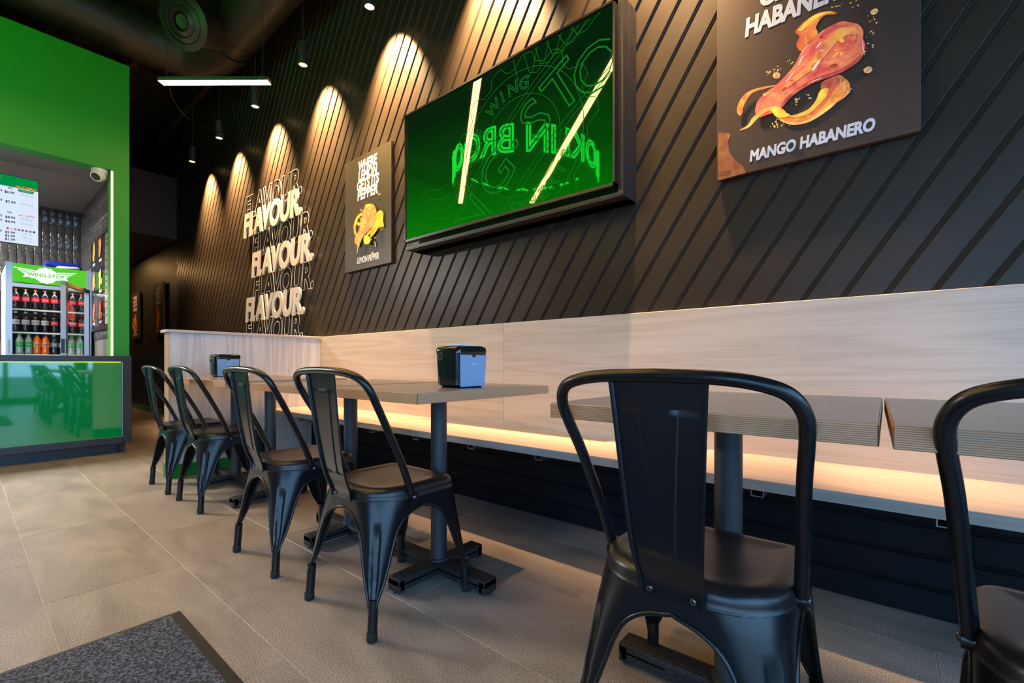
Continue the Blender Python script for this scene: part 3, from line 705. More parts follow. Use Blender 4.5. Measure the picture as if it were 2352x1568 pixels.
gl.build('screen_graphic', line_m, scn, kind='stuff', fixn=False)
MB().box(-1.85, -1.80, ty - .0135, ty - .012, Z0 + .004, Z0 + .010).build('maker_plate', M['lampcase'], tv)

# ------------------------------------------------------------ posters
class Art:
    """flat colour print built of thin layered shapes"""
    def __init__(s, fn, ndir): s.fn = fn; s.n = Vector(ndir); s.mb = MB(); s.mb.c = []; s.k = 0
    def poly(s, pts, col):
        s.k += 1; P = [s.fn(*p) + s.n * (.0006 + .00025 * s.k) for p in pts]; c = sum(P, Vector()) / len(P)
        s.mb.add(P, [tuple(range(len(P)))]); s.mb.c.append(col)
    def blob(s, x, y, rx, ry, ang, col, n=9, j=.15):
        a0 = math.radians(ang); pts = []
        for k in range(n):
            a = 2 * PI * k / n; q = 1 + R.uniform(-j, j); ex = rx * q * math.cos(a); ey = ry * q * math.sin(a)
            pts.append((x + ex * math.cos(a0) - ey * math.sin(a0), y + ex * math.sin(a0) + ey * math.cos(a0)))
        s.poly(pts, col)
def smooth_poly(pts, n=4):
    P = [Vector((a, b, 0)) for a, b in pts]; out = []; N = len(P)
    for i in range(N):
        a, b, c, d = P[i - 1], P[i], P[(i + 1) % N], P[(i + 2) % N]
        for k in range(n):
            t = k / n; q = .5 * ((2 * b) + (c - a) * t + (2 * a - 5 * b + 4 * c - d) * t * t + (3 * b - a - 3 * c + d) * t ** 3); out.append((q.x, q.y))
    return out
PYF = 2.140
def board(name, label, x0, x1, z0, z1, m, y0=PYF, y1=2.166, cat='poster', group='food posters'):
    t = thing(name, label, cat, ((x0 + x1) / 2, y0, z0), group)
    MB().bbox(x0, x1, y0, y1, z0, z1, .001, 1).build('board', m, t); return t
# mango poster
mp_ = board('poster', 'large dark poster with red glazed drumstick and MANGO HABANERO lettering', -.584, .091, 1.668, 2.617, M['posterdark'])
def fm(x, y): return onY(1640 + x / 3.647, y / 3.647, PYF)
A = Art(fm, (0, -1, 0))
A.poly([(36, 1512), (34, 1112), (90, 1110), (125, 1118), (140, 1135), (118, 1180), (125, 1250), (150, 1310), (200, 1360), (240, 1390), (262, 1430), (264, 1448)], (.20, .055, .025))
A.blob(90, 1450, 60, 22, -15, (.12, .03, .015), 10, .1)
ORG_, YEL, RED, DK = (.80, .24, .05), (.90, .45, .06), (.72, .10, .06), (.35, .03, .02)
A.poly(smooth_poly([(680, 270), (720, 215), (800, 150), (880, 108), (960, 95), (1025, 105), (1010, 125), (930, 130), (880, 180), (855, 230), (870, 290), (800, 370), (740, 430), (705, 410), (690, 370), (715, 310)]), (.62, .10, .05))
A.poly(smooth_poly([(700, 255), (760, 190), (850, 125), (960, 98), (1015, 108), (930, 122), (860, 160), (800, 210), (740, 255)]), YEL)
A.poly(smooth_poly([(780, 230), (850, 160), (880, 170), (855, 230), (868, 288), (800, 350), (765, 380), (760, 300)]), (.75, .2, .06))
A.poly(smooth_poly([(905, 690), (1040, 630), (1085, 650), (1130, 690), (1140, 750), (1090, 820), (1000, 880), (900, 960), (800, 1020), (700, 1045), (620, 1040), (540, 1000), (500, 950), (560, 930), (600, 960), (660, 965), (740, 940), (830, 890), (870, 820), (900, 750)]), ORG_)
A.poly(smooth_poly([(905, 690), (1020, 645), (1050, 680), (1000, 760), (930, 860), (870, 930), (800, 960), (860, 860), (895, 780)]), RED)
A.poly(smooth_poly([(890, 760), (960, 740), (930, 820), (860, 900), (780, 960), (690, 985), (620, 975), (690, 960), (780, 925), (850, 850)]), YEL)
A.poly(smooth_poly([(540, 990), (620, 1020), (720, 1025), (820, 985), (930, 910), (1060, 810), (1010, 880), (900, 965), (800, 1022), (700, 1046), (610, 1038)]), (.85, .42, .15))
for k in range(12): A.blob(1085 + R.uniform(-30, 45), 690 + k * 11, 34, 4, -60 + R.uniform(-25, 25), (.85, .45, .2), 7, .05)
A.poly(smooth_poly([(545, 715), (440, 745), (330, 780), (285, 830), (248, 900), (240, 950), (218, 973), (195, 940), (200, 890), (230, 830), (280, 780), (360, 745), (460, 725)]), ORG_)
BODY = [(350, 950), (352, 900), (370, 850), (430, 785), (520, 720), (600, 640), (670, 560), (720, 470), (780, 390), (860, 310), (950, 240), (1070, 187), (1140, 195), (1210, 212), (1250, 265), (1250, 330), (1268, 390), (1250, 470), (1190, 540), (1080, 610), (980, 650), (880, 685), (760, 740), (660, 810), (590, 880), (540, 930), (440, 970), (385, 985)]
A.poly(smooth_poly(BODY), (.74, .13, .09))
A.poly(smooth_poly([(900, 640), (1050, 590), (1190, 500), (1262, 400), (1250, 470), (1190, 540), (1080, 610), (980, 650), (880, 685), (760, 740), (660, 810), (560, 915), (600, 830), (720, 730)]), (.45, .05, .05))
A.poly(smooth_poly([(780, 560), (900, 380), (1040, 250), (1160, 230), (1200, 290), (1130, 300), (1060, 330), (960, 440), (860, 560), (740, 650), (620, 740), (560, 760), (650, 670)]), (.80, .26, .09))
A.poly(smooth_poly([(1040, 250), (1110, 235), (1100, 300), (1050, 350), (1010, 320)]), (.85, .36, .08))
for k in range(26):
    t = R.random(); A.blob(lerp(480, 1180, t) + R.uniform(-40, 40), lerp(830, 330, t) + R.uniform(-60, 60), R.uniform(6, 26), R.uniform(4, 9), R.uniform(-70, 0), R.choice([YEL, RED, DK, (.82, .3, .1), (.7, .08, .06)]), 8, .25)
for x, y, a, b, g in ((860, 560, 62, 11, -52), (730, 520, 50, 5, -62), (640, 660, 70, 4, -52), (880, 395, 34, 7, -48), (905, 440, 20, 6, -20), (760, 430, 60, 4, -52), (900, 290, 50, 3, -38), (1252, 420, 60, 3, 80), (850, 690, 70, 3, -22)):
    A.blob(x, y, a, b, g, (.85, .66, .62), 10, .12)
for x, y, a, b, g in ((1070, 358, 22, 18, 0), (1008, 565, 36, 14, -15), (905, 330, 20, 10, -30), (430, 808, 16, 10, 0), (680, 715, 12, 8, 0)): A.blob(x, y, a, b, g, YEL if x in (1070, 430) else DK, 9, .15)
A.poly(smooth_poly([(220, 1105), (290, 1060), (330, 1000), (390, 945), (480, 908), (560, 915), (610, 960), (540, 962), (470, 940), (400, 980), (350, 1030), (300, 1080)]), (.88, .42, .10))
A.poly(smooth_poly([(480, 915), (560, 920), (600, 955), (640, 975), (580, 1000), (520, 985)]), YEL)
for x, y, a, b, g in ((1343, 122, 34, 24, -25), (1290, 606, 38, 27, -20), (532, 652, 32, 27, -20)):
    A.blob(x, y, a, b, g, (.85, .42, .20), 10, .1); A.blob(x, y, a * .6, b * .6, g, (.75, .28, .10), 9, .2)
for x, y, n in ((540, 590, 8), (470, 625, 7), (630, 545, 4), (700, 860, 12), (800, 830, 6), (1330, 205, 6), (1310, 320, 5), (1320, 420, 5), (1250, 490, 4), (540, 1070, 16), (600, 1060, 8), (1120, 795, 5), (1190, 95, 5), (1040, 112, 3), (1110, 98, 3)):
    for k in range(n): A.blob(x + R.gauss(0, 22), y + R.gauss(0, 16), R.uniform(3, 11), R.uniform(2, 7), R.uniform(-60, 30), R.choice([YEL, (.8, .5, .2), (.7, .5, .1)]), 6, .2)
A.mb.build('printed_drumstick', M['printfood'], mp_, 'red and orange glazed drumstick picture', fixn=False)
def ptext(body, p0, p1, h, parent, Y=PYF, m=None, shear=.12, name='lettering'):
    V, Fc = text_fit(body, (p0[0], Y, p0[1]), EX, EZ, p1 - p0[0], h, .0011, ribbon=.048, shear=shear, res=3)
    return MB().add(V, Fc).build(name, m or M['printwhite'], parent, fixn=False)
a = onY(1722, 373, PYF); b = onY(2011, 300, PYF)
ptext('MANGO HABANERO', (a.x, a.z), b.x, .050, mp_)
a = onY(1711, 88, PYF); b = onY(1746, 27, PYF)
ptext('HABANERO', (a.x, a.z), a.x + .385, .083, mp_); ptext('GETS ITS', (b.x, a.z + .098), b.x + .30, .083, mp_)
ptext('MANGO', (b.x, a.z + .196), b.x + .25, .083, mp_); ptext('WHERE', (b.x, a.z + .294), b.x + .25, .083, mp_)
# lemon poster
lp_ = board('poster', 'dark poster with spiced drumstick and LEMON PEPPER lettering, left of the television', -3.655, -2.985, 1.645, 2.597, M['posterlemon'])
def fl(x, y): return onY(780 + x / 4.75, 310 + y / 4.75, PYF)
A = Art(fl, (0, -1, 0)); YL1 = (.62, .36, .02)
for k in range(60):
    an = R.uniform(0, 2 * PI); rr_ = abs(R.gauss(0, 1)); A.blob(330 + 75 * rr_ * math.cos(an) + 30 * math.sin(an), 990 + 150 * rr_ * math.sin(an), R.uniform(6, 30), R.uniform(5, 26), R.uniform(0, 90), R.choice([(.36, .20, .015), (.24, .13, .012), (.5, .28, .02), YL1]), 8, .4)
A.poly(smooth_poly([(400, 900), (450, 830), (495, 850), (490, 930), (500, 1000), (440, 1020), (400, 1080), (350, 1120), (370, 1010)]), (.58, .36, .02))
for q in (0, 12): A.poly(smooth_poly([(265 + q, 850), (210 + q, 890), (175 + q, 980), (175 + q, 1060), (190 + q, 1100), (183 + q, 1050), (186 + q, 985), (218 + q, 905), (270 + q, 868)]), YL1)
A.poly(smooth_poly([(410, 950), (400, 1030), (340, 1090), (300, 1110), (330, 1060), (385, 1020)]), YL1)
A.poly(smooth_poly([(180, 1170), (195, 1100), (230, 1040), (250, 940), (270, 860), (300, 780), (350, 755), (395, 770), (420, 830), (415, 910), (380, 1000), (330, 1050), (280, 1110), (250, 1170), (225, 1230), (205, 1200)]), (.50, .19, .07))
A.poly(smooth_poly([(300, 790), (350, 765), (380, 790), (360, 850), (320, 920), (280, 1020), (240, 1090), (255, 980), (275, 880)]), (.60, .27, .09))
A.poly(smooth_poly([(300, 770), (345, 755), (380, 770), (350, 790), (310, 800)]), (.68, .36, .04))
for k in range(50): A.blob(R.gauss(310, 45), R.gauss(970, 110), R.uniform(2, 7), R.uniform(2, 6), 0, R.choice([(.2, .08, .03), (.62, .3, .1), (.1, .06, .03), YL1]), 6, .2)
A.poly(smooth_poly([(300, 1120), (330, 1100), (370, 1130), (365, 1180), (330, 1200), (300, 1180)]), (.70, .50, .04))
A.poly(smooth_poly([(306, 1126), (330, 1110), (362, 1135), (358, 1175), (330, 1190), (306, 1172)]), (.62, .55, .03))
for k in range(70): A.blob(R.gauss(300, 90), R.gauss(1080, 130), R.uniform(1, 4), R.uniform(1, 4), 0, (.6, .42, .05), 5, .1)
A.poly([(270, 1110), (285, 1105), (265, 1200), (250, 1300), (243, 1295)], (.5, .32, .02))
A.mb.build('printed_drumstick', M['printfood'], lp_, 'golden spiced drumstick picture', fixn=False)
for body, (xa, ya), xb, h in (('WHERE', (207, 412), 410, .088), ('LEMON', (205, 520), 412, .088), ('GETS ITS', (190, 628), 432, .088), ('PEPPER', (195, 730), 422, .088), ('LEMON PEPPER', (190, 1413), 431, .054)):
    p = fl(xa, ya); q = fl(xb, ya); ptext(body, (p.x, p.z + .003), q.x, h, lp_)
# two far posters in the corridor
for (x0_, x1_, lb, tx, c1, c2) in ((-11.45, -10.83, 'small dark poster farthest along the corridor wall, tan food', ('WHERE', 'GARLIC', 'GETS ITS', 'PARMESAN'), (.55, .25, .06), (.40, .16, .04)),
                                   (-9.86, -9.24, 'small dark poster with orange red food, on the corridor wall behind the divider', ('WHERE', 'SPICY', 'GETS ITS', 'GARLIC'), (.75, .12, .02), (.62, .22, .03))):
    t = board('poster', lb, x0_, x1_, 1.34, 2.22, M['posterdark'])
    f0 = lambda x, y, x0_=x0_: Vector((x0_ + x * .62, PYF, 1.34 + y * .88))
    A = Art(f0, (0, -1, 0))
    for k in range(22): A.blob(.5 + R.gauss(0, .13), .32 + R.gauss(0, .09), R.uniform(.03, .09), R.uniform(.02, .07), R.uniform(0, 90), R.choice([c1, c2, (c1[0] * .8, c1[1] * 1.3, .03)]), 8, .3)
    A.poly(smooth_poly([(.42, .15), (.38, .25), (.42, .4), (.5, .52), (.62, .5), (.64, .38), (.58, .26), (.5, .16)]), c1)
    A.mb.build('printed_food', M['printfood'], t, fixn=False)
    for i, s_ in enumerate(tx): ptext(s_, (x0_ + .17, 2.09 - i * .075), x0_ + .45, .062, t)
    ptext(tx[1] + ' ' + tx[3], (x0_ + .17, 1.40), x0_ + .48, .035, t)

# ------------------------------------------------------------ FLAVOUR lettering on the planks
FY = 2.150
rows = [(-5.93, 2.552, 0), (-5.86, 2.322, 1), (-5.716, 2.073, 0), (-5.636, 1.835, 1), (-5.69, 1.578, 0), (-5.81, 1.336, 1), (-5.91, 1.09, 0)]
ordw = ['first', 'second', 'third', 'lowest']
ko = ks_ = 0
for x, z, solid in rows:
    Wd, H = 1.43, .285
    if solid:
        t = thing('raised_lettering', ['topmost', 'middle', 'lowest'][ks_] + ' row of thick pale letters reading FLAVOUR on the planked wall', 'sign', (x, FY, z), 'solid flavour letters'); ks_ += 1
        V, Fc = text_fit('FLAVOUR.', (x, FY - .016, z), EX, EZ, Wd, H, 0, zscale=.0075, offset=.043, shear=.17, extrude=.1, res=5)
        for g in islands(V, Fc):
            ids = sorted({i for f in g for i in f}); mp = {i: n for n, i in enumerate(ids)}
            MB().add([V[i] for i in ids], [tuple(mp[i] for i in f) for f in g]).build('letter', M['letter'], t, smooth=30)
    else:
        V, Fc = text_fit('FLAVOUR.', (x, YW - .022, z), EX, EZ, Wd, H, 0, zscale=.002, offset=.040, shear=.17, stroke=.0105, res=5)
        MB().add(V, Fc).build('outline_lettering', M['outline'], label=ordw[ko] + ' row from the top of thin white outline letters reading FLAVOUR', cat='sign', group='outlined flavour letters'); ko += 1

# ------------------------------------------------------------ counter
cn = thing('service_counter', 'service counter with black frame and glossy green front panel', 'counter', (-5.9, -1, 0))
CXF = -5.60
MB().bbox(-6.25, CXF, YL + .05, 1.05, .872, .926, .003, 1).build('counter_top', M['counterblack'], cn)
MB().bbox(-6.20, CXF, .985, 1.05, .10, .872, .003, 1).build('end_post', M['counterblack'], cn)
MB().bbox(-6.20, CXF, YL + .05, .985, .10, .158, .003, 1).build('bottom_rail', M['counterblack'], cn)
MB().box(-6.20, -5.625, YL + .05, .985, .158, .872).build('front_panel', M['greenglass'], cn, 'glossy green glass panel')
MB().box(-5.622, -5.618, .981, .985, .158, .872).build('panel_trim', M['aluminium'], cn)
MB().box(-5.622, -5.610, YL + .1, .97, .866, .872).build('led_strip', M['limeled'], cn, 'lime lit strip')
MB().box(-6.18, -5.74, YL + .05, .96, 0, .10).build('toe_kick', M['counterblack'], cn)
MB().box(-5.705, -5.697, .912, .930, .926, 2.69).build('light_profile', M['stripled'], label='vertical white lit profile on the edge of the green pillar', cat='light')

# ------------------------------------------------------------ security camera
sc_ = thing('security_camera', 'white turret security camera on the gray soffit beside the green pillar', 'camera', (-5.78, .845, 2.70))
MB().lathe([(.062, 0), (.064, -.012), (.058, -.035)], (-5.78, .845, 2.70), 22).build('mount', M['white'], sc_, smooth=50)
cm = Matrix.Translation((-5.765, .835, 2.64)) @ Vector((.55, -.55, -.63)).to_track_quat('Z', 'Y').to_matrix().to_4x4() @ Matrix.Scale(1.25, 4)
MB().lathe([(.046 * math.sin(a * PI / 12), -.046 * math.cos(a * PI / 12)) for a in range(1, 9)] + [(.036, .036), (.03, .036)], n=20).xf(cm).build('ball', M['white'], sc_, smooth=50)
MB().lathe([(.03, .032), (.03, .0365), (.001, .037)], n=18).xf(cm).build('lens', M['tvframe'], sc_)

# ------------------------------------------------------------ menu screen
MX = -6.2
ms = thing('menu_screen', 'bright wall menu screen with green header and prices above the counter', 'screen', (MX, -.08, 1.95))
MB().bbox(MX - .05, MX - .001, -.64, .478, 1.955, 2.585, .003, 1).build('case', M['tvframe'], ms)
MB().tube([(MX - .03, -.1, 2.58), (MX - .03, -.1, 2.70)], .02, 10).build('ceiling_pole', M['tvframe'], ms)
MB().box(MX - .001, MX + .001, -.632, .470, 1.965, 2.577).build('display', emis('white_display', (.72, .82, 1.0), 1.0), ms)
MB().box(MX + .001, MX + .0016, -.632, .470, 2.476, 2.577).build('header_band', emis('green_display', (.0, .27, .055), 1.0), ms)
class ArtE(Art): pass
def fs(x, y): return onX(x / 7.84, 370 + y / 7.84, MX + .0016)
MPR = mat('menu_print', (1, 1, 1), .5)
A = ArtE(fs, (1, 0, 0))
A.poly([(308, 495), (620, 555), (590, 600), (340, 550)], (0, .28, .06)); A.poly([(370, 520), (560, 556), (540, 575), (400, 548)], (.02, .45, .2))
for k in range(46): A.blob(R.uniform(275, 655), 0, 1, 1, 0, (0, 0, 0), 3) if False else A.blob(*(lambda x: (x, 455 + (x - 265) * .2 + R.uniform(-26, 22) * (1 - abs(x - 460) / 230)))(R.uniform(270, 660)), R.uniform(10, 24), R.uniform(4, 8), R.uniform(-40, 60), R.choice([(.85, .22, .03), (.95, .35, .08), (.75, .15, .02)]), 6, .2)
A.mb.build('fries_picture', MPR, ms, fixn=False)
A = ArtE(fs, (1, 0, 0))
for k in range(26): A.blob(*(lambda x: (x, 975 + (x - 330) * .14 + R.uniform(-26, 10) * (1 - abs(x - 470) / 160)))(R.uniform(345, 610)), R.uniform(16, 40), R.uniform(3, 6), R.uniform(-15, 35), R.choice([(.85, .25, .03), (.35, .45, .03), (.9, .35, .05)]), 6, .15)
A.mb.build('vegetable_picture', MPR, ms, fixn=False)
A = ArtE(fs, (1, 0, 0))
for i, c_ in enumerate([(.75, .04, .08), (.6, .5, .5), (.7, .2, .25), (.7, .05, .1), (0, .3, .05), (.75, .05, .08), (.03, .3, .5), (.05, .06, .1)]): A.blob(137 + i * 68, 1205 + i * 11, 27 if i != 1 else 16, 20, 8, c_, 14, .02)
A.mb.build('drink_dots', MPR, ms, fixn=False, kind='stuff')
pm = bpy.data.materials['menu_print']; tt = pm.node_tree; vc = tt.nodes.new('ShaderNodeVertexColor'); vc.layer_name = 'Col'; pr_ = tt.nodes['Principled BSDF']
tt.links.new(vc.outputs[0], pr_.inputs['Emission Color']); pr_.inputs['Emission Strength'].default_value = .9; pr_.inputs['Base Color'].default_value = (0, 0, 0, 1)
ink = mat('dark_ink', (.01, .01, .012), .6); gink = mat('green_ink', (.0, .1, .03), .6); lite = emis('gray_display_ink', (.45, .52, .62), 1.0)
for body, x, y, x2, hh, m_ in (('LRG', 142, 492, 222, 36, gink), ('$6.99', 78, 570, 262, 50, ink), ('9', 5, 545, 40, 46, ink), ('$7.49', 95, 745, 282, 50, ink), ('9', 5, 715, 40, 46, ink), ('LRG', 135, 930, 216, 34, gink),
                               ('$8.99', 92, 1025, 276, 50, ink), ('9', 5, 998, 36, 46, ink), ('$4.99', 92, 1103, 276, 50, ink), ('9', 5, 1078, 36, 46, ink), ('$2.99', 90, 1295, 272, 48, ink), ('9', 2, 1275, 32, 46, ink), ('$2.99', 88, 1358, 272, 48, ink), ('$1.99', 88, 1420, 272, 48, ink),
                               ('370-580 cals', 370, 620, 606, 40, lite), ('430-770 cals', 370, 788, 606, 40, lite), ('170-340 cals', 360, 1060, 600, 40, lite), ('20-200 cals', 375, 1140, 596, 40, lite), ('0-341 cals', 390, 1325, 578, 36, lite), ('0-300 cals', 390, 1390, 578, 36, lite), ('0 cals', 478, 1456, 575, 34, lite), ('S', -14, 300, 20, 50, M['white'])):
    p = fs(x, y); q = fs(x2, y); h_ = (fs(x, y - hh) - p).z
    V, Fc = text_fit(body, (MX + .002, p.y, p.z), (0, 1, 0), EZ, q.y - p.y, h_, .0003, ribbon=.03 if m_ is not lite else .01, res=2)
    MB().add(V, Fc).build('menu_text', m_, ms, fixn=False)

# ------------------------------------------------------------ flavour board on the side wall
fb = thing('flavour_board', 'black flavour board with food pictures and cream list on the tiled side wall', 'menu board', (-6.3, .93, 1.2))
MB().bbox(-6.83, -5.80, .925, .942, 1.205, 2.185, .001, 1).build('board', M['tvframe'], fb)
MB().box(-6.03, -5.83, .922, .926, 1.25, 2.14).build('list_panel', mat('cream_list', (.42, .36, .31), .3, coat=.3), fb, 'cream list panel')
MB().box(-6.045, -6.03, .922, .926, 1.75, 2.0).build('red_tab', mat('red_tab', (.5, .02, .03), .4), fb); MB().box(-6.045, -6.03, .922, .926, 1.4, 1.62).build('orange_tab', mat('orange_tab', (.5, .16, .02), .4), fb)
cols = [((.35, .22, .02), (.6, .14, .02)), ((.55, .2, .03), (.40, .34, .08)), ((.5, .07, .05), (.42, .05, .05))]
for r in range(3):
    z0 = 1.885 - r * .32; pn = MB().bbox(-6.80, -6.05, .9225, .926, z0, z0 + .29, .001, 1).build('picture_panel', mat('panel_black', (.02, .019, .022), .15), fb)
    A = Art(lambda x, y, z0=z0: Vector((x, .9225, z0 + y)), (0, -1, 0))
    for i in range(2):
        cx_ = -6.62 + i * .36
        for k in range(10): A.blob(cx_ + R.gauss(0, .03), .17 + R.gauss(0, .05), R.uniform(.015, .04), R.uniform(.015, .03), R.uniform(0, 90), [q * R.uniform(.6, 1.3) for q in cols[r][i]], 7, .3)
        A.poly(smooth_poly([(cx_ - .05, .08), (cx_ - .06, .15), (cx_ - .01, .25), (cx_ + .05, .25), (cx_ + .06, .17), (cx_, .08)]), cols[r][i])
    A.mb.build('printed_food', M['printfood'], pn, fixn=False)
    for i, s_ in enumerate((('LEMON', 'MANGO'), ('MILD', 'RANCH'), ('ATOMIC', 'CAJUN'))[r]):
        V, Fc = text_fit(s_, (-6.70 + i * .36, .9224, z0 + .025), EX, EZ, .13, .03, .0005, ribbon=.03, res=2); MB().add(V, Fc).build('lettering', M['printwhite'], pn, fixn=False)
for i, s_ in enumerate(('FIND YOUR', 'FLAVOUR')):
    V, Fc = text_fit(s_, (-6.005, .9218, 2.07 - i * .05), EX, EZ, .14, .036, .0004, ribbon=.035, res=2); MB().add(V, Fc).build('lettering', gink, fb, fixn=False)
for i, s_ in enumerate(('HOT', 'MANGO', 'CAJUN', 'ATOMIC', 'MILD', 'LEMON', 'GARLIC', 'RANCH', 'SPICY', 'PLAIN')):
    V, Fc = text_fit(s_, (-6.005, .9218, 1.94 - i * .068), EX, EZ, .07, .016, .0004, ribbon=.02, res=1); MB().add(V, Fc).build('lettering', ink, fb, fixn=False)

# ------------------------------------------------------------ drinks cooler
KX, KB, KY0, KY1, KZ = -6.80, -7.60, .290, .925, 1.88
ck = thing('drinks_cooler', 'glass door drinks cooler with lit green emblem header behind the counter', 'cooler', ((KX + KB) / 2, (KY0 + KY1) / 2, 0))
MB().box(KB, KX - .02, KY0, KY0 + .03, 0, KZ).box(KB, KX - .02, KY1 - .03, KY1, 0, KZ).box(KB, KB + .04, KY0, KY1, 0, KZ).box(KB, KX - .02, KY0, KY1, KZ - .03, KZ - .005).box(KB, KX - .02, KY0, KY1, .05, .3).build('cabinet', M['coolergray'], ck)
MB().box(KB + .3, KB + .31, KY0 + .03, KY1 - .03, .3, 1.66).build('liner', M['coolerdark'], ck)
MB().box(KX - .03, KX, KY0, KY0 + .045, .05, KZ).box(KX - .03, KX, KY1 - .04, KY1, .05, KZ).box(KX - .03, KX - .001, KY0 + .045, KY1 - .04, 1.635, 1.675).build('front_frame', M['aluminium'], ck)
MB().box(KX - .002, KX + .006, KY0 + .012, KY0 + .03, .96, 1.10).build('recess_grip', M['coolergray'], ck)
hdm = emis('lit_green_header', (.10, .62, .03), 1.0)
hd = MB().box(KX - .02, KX + .003, KY0 + .045, KY1 - .04, 1.685, 1.872).build('lit_header', hdm, ck, 'lit green header with white winged emblem')
lg = MB(); wc = emis('white_emblem', (.9, 1, .9), 1.1)
hy, hz = (KY0 + KY1) / 2 - .035, 1.775
def hp_(a, b, k=0): return (KX + .0036 + k * .0003, hy + a, hz + b)
G = []
for a in range(48):
    r = .083 * (1 + (.07 if a % 4 < 2 else 0)); G.append(hp_(r * math.cos(a * PI / 24), r * .95 * math.sin(a * PI / 24)))
lg.add(G, [tuple(range(48))])
for s in (-1, 1):
    for i in range(5):
        lg.add([hp_(s * .08, .045 - i * .018), hp_(s * (.235 - i * .026), .062 - i * .021), hp_(s * (.222 - i * .026), .05 - i * .021), hp_(s * .08, .032 - i * .018)], [(0, 1, 2, 3)])
lg.add([hp_(-.165, -.035, 1), hp_(-.15, .012, 1), hp_(-.05, .028, 1), hp_(.05, .028, 1), hp_(.15, .012, 1), hp_(.165, -.035, 1), hp_(.05, -.018, 1), hp_(-.05, -.018, 1)], [tuple(range(8))])
em = lg.build('emblem', wc, hd, fixn=False)
V, Fc = text_fit('WING STOP', hp_(-.135, -.018, 3), (0, 1, 0), EZ, .27, .036, .0004, ribbon=.02, res=2)
MB().add(V, Fc).build('emblem_text', hdm, hd, fixn=False)
for z in (1.415, 1.178, .948):
    sh = MB().box(KX - .42, KX - .05, KY0 + .035, KY1 - .035, z - .008, z - .003).box(KX - .052, KX - .045, KY0 + .035, KY1 - .035, z - .012, z + .004); sh.build('shelf', M['white'], ck)
for y in (KY0 + .036, KY1 - .042):
    for k in range(16): MB().box(KX - .05, KX - .046, y, y + .006, .98 + k * .043, .992 + k * .043).build('led_point', M['coolled'], ck)
light('cooler_fill_light', 'AREA', (KX - .04, (KY0 + KY1) / 2, 1.63), 1.5, (.85, .93, 1), shape='RECTANGLE', size=.05, size_y=.5)  # added area light that lifts the shelves beyond the LED points
dr_a = math.radians(65); hin = Vector((KX, KY1 - .012, 0)); dd = Vector((math.sin(dr_a), -math.cos(dr_a), 0)); dn = Vector((dd.y, -dd.x, 0))
def dbox(s0, s1, n0, n1, z0, z1): return MB().ring([[hin + dd * s + dn * n + Vector((0, 0, z)) for s, n in ((s0, n0), (s1, n0), (s1, n1), (s0, n1))] for z in (z0, z1)])
DW = .585
fr = MB()
for q in ((DW - .045, DW, 0, .04, .32, 1.665), (0, .03, 0, .04, .32, 1.665), (0, DW, 0, .04, 1.63, 1.665), (0, DW, 0, .04, .32, .36)): b = dbox(*q); fr.add(b.v, b.f)
dfr = fr.build('door', M['aluminium'], ck, 'open glass door with metal frame')
dbox(.03, DW - .045, .016, .022, .36, 1.63).build('door_pane', M['glass'], dfr)
dbox(DW - .038, DW - .008, -.004, .002, .96, 1.10).build('door_grip', M['tvframe'], dfr); dbox(DW - .0005, DW + .003, .008, .034, .96, 1.10).build('door_grip', M['tvframe'], dfr)
# bottles
BP = [(.001, 0), (.024, .0), (.030, .006), (.031, .03), (.028, .055), (.0305, .08), (.0305, .135), (.028, .155), (.018, .18), (.012, .192), (.0115, .203)]
def bottle(kind):
    body, label, cap, txt, tm = {'cola': ('cola', 'redl', 'redc', 'Coca-Cola', 'printwhite'), 'diet': ('cola', 'silverl', 'whitec', 'COKE', 'redl'), 'red': ('cola', 'redl', 'redc', 'COKE', 'printwhite'), 'lime': ('clearb', 'greenl', 'greenc', 'Sprite', 'printwhite'), 'orange': ('orangeb', 'bluel', 'bluec', 'Fanta', 'bluec'), 'dark': ('darkb', 'pinkl', 'whitec', 'A&W', 'printwhite')}[kind]
    t = thing('soda_bottle', '', 'bottle'); 
    MB().lathe(BP, n=14).build('bottle_body', M[body], t, smooth=50)
    lb = MB().lathe([(.0311, .082), (.0313, .085), (.0313, .128), (.0311, .131)], n=14, cap0=False, cap1=False).build('wrap_label', M[label], t, smooth=50)
    MB().lathe([(.0135, .198), (.0138, .201), (.0138, .213), (.0125, .2155), (.001, .216)], n=12).build('cap', M[cap], t, smooth=40)
    V, Fc = text_fit(txt, (.0315, -.02, .098), (0, 1, 0), EZ, .04, .018, .0002, ribbon=.02, res=1)
    V = [Vector((math.sqrt(max(.0318 ** 2 - p.y ** 2, 0)), p.y, p.z)) for p in V]
    MB().add(V, Fc).build('label_text', M[tm], lb, fixn=False)
    return t
protos = {}
def put(kind, x, y, z, label, group):
    if kind not in protos: protos[kind] = bottle(kind); o_ = protos[kind]
    else: o_ = copy_tree(protos[kind])
    o_.location = (x, y, z); o_['label'] = label; o_['group'] = group
bx = KX - .10
NTH = ['first', 'second', 'third', 'fourth', 'fifth', 'sixth', 'seventh', 'eighth']
for i in range(8):
    y = KY0 + .072 + i * .0705
    put('cola', bx, y, 1.415, NTH[i] + ' red labelled cola bottle from the left on the top cooler shelf', 'colas on the top shelf')
    if i < 4: put('diet', bx, y, 1.178, NTH[i] + ' silver labelled cola bottle from the left on the middle cooler shelf', 'silver colas on the middle shelf')
    else: put('red', bx, y, 1.178, NTH[i - 4] + ' red labelled cola bottle, right of the silver ones on the middle cooler shelf', 'red colas on the middle shelf')
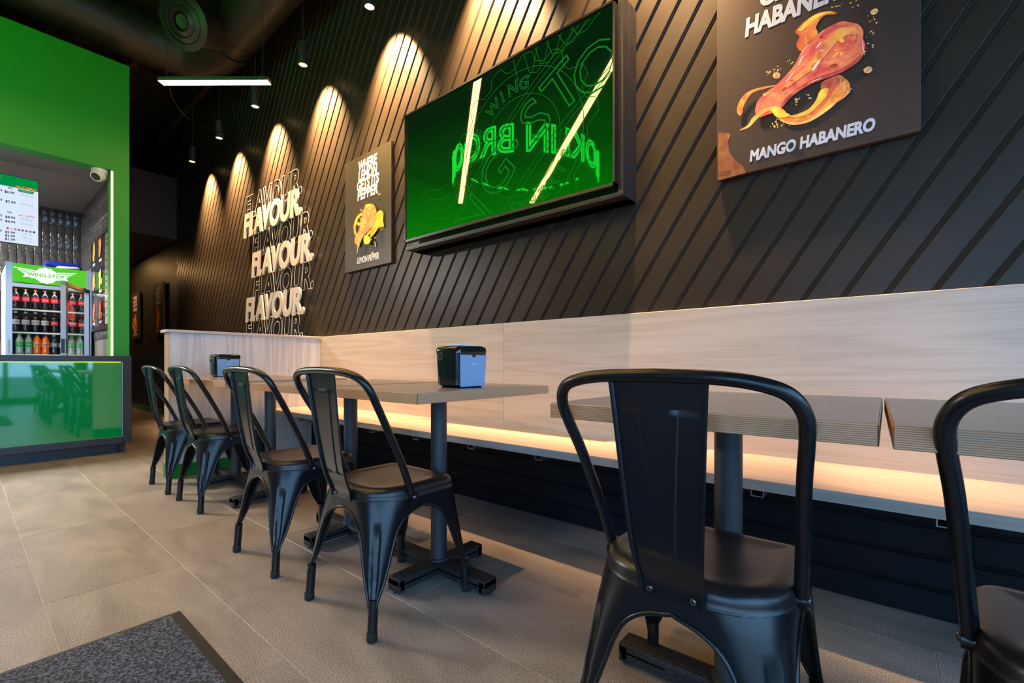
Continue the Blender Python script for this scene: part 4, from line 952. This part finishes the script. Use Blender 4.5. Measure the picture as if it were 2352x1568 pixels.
for i, (kd, yy, xx, lb, gp) in enumerate((('lime', .10, 0, 'leftmost clear bottle with green label on the bottom cooler shelf', 'lime sodas on the left'), ('lime', .165, 0, 'clear green labelled bottle beside the orange sodas on the bottom shelf', 'lime sodas on the left'),
     ('orange', .225, .02, 'front orange soda bottle next to the green labelled bottles', 'orange sodas in front'), ('orange', .285, .02, 'front orange soda bottle next to the dark soda bottles', 'orange sodas in front'),
     ('orange', .215, -.09, 'left one of the two orange soda bottles standing behind the front pair', 'orange sodas behind'), ('orange', .275, -.09, 'right one of the two orange soda bottles standing behind the front pair', 'orange sodas behind'),
     ('dark', .350, 0, 'dark soda bottle with gray label beside the orange soda bottles', 'dark sodas'), ('dark', .415, 0, 'dark soda bottle with gray label half hidden by the door frame', 'dark sodas'),
     ('lime', .485, 0, 'left green labelled bottle seen through the open cooler door', 'lime sodas behind the door'), ('lime', .55, 0, 'rightmost green labelled bottle seen through the open cooler door', 'lime sodas behind the door'))):
    put(kd, bx + xx, KY0 + yy, .948, lb, gp)
bgm = MB()
bag = thing('folded_bag', 'blue and white folded bag lying on top of the drinks cooler', 'bag', (KX - .1, .72, KZ))
def slab(y0, y1, z0, z1, x0, x1):
    P = rrect((x1 - x0) / 2, (y1 - y0) / 2, .02, 3)
    return MB().ring([[(px * q + (x0 + x1) / 2, py * q + (y0 + y1) / 2, z + .012 * math.sin(py * 17 + z * 90)) for px, py in P] for z, q in ((z0 + .012, .93), ((z0 + z1) / 2, 1), (z1, .82))])
slab(.56, .86, KZ, KZ + .055, KX - .30, KX - .02).build('blue_fold', M['blue'], bag, smooth=60)
slab(.64, .84, KZ - .016, KZ + .018, KX - .16, KX + .004).build('white_fold', M['napkin'], bag, 'white lower fold', smooth=60)

# ------------------------------------------------------------ entrance mat
em_ = thing('floor_mat', 'dark speckled entrance mat with rubber edge lying on the tiles', 'mat', (-1.0, -.3, 0))
def mring(e0, z0, e1, z1): return [[(-1.882 + e, -1.1 + e, z), (.0 - e, -1.1 + e, z), (.0 - e, .482 - e, z), (-1.882 + e, .482 - e, z)] for e, z in ((e0, z0), (e1, z1))]
MB().ring(mring(0, 0.0005, .035, .007)).build('mat_border', M['matrim'], em_)
MB().ring(mring(.03, .003, .034, .0105)).build('mat_pile', M['mat'], em_)
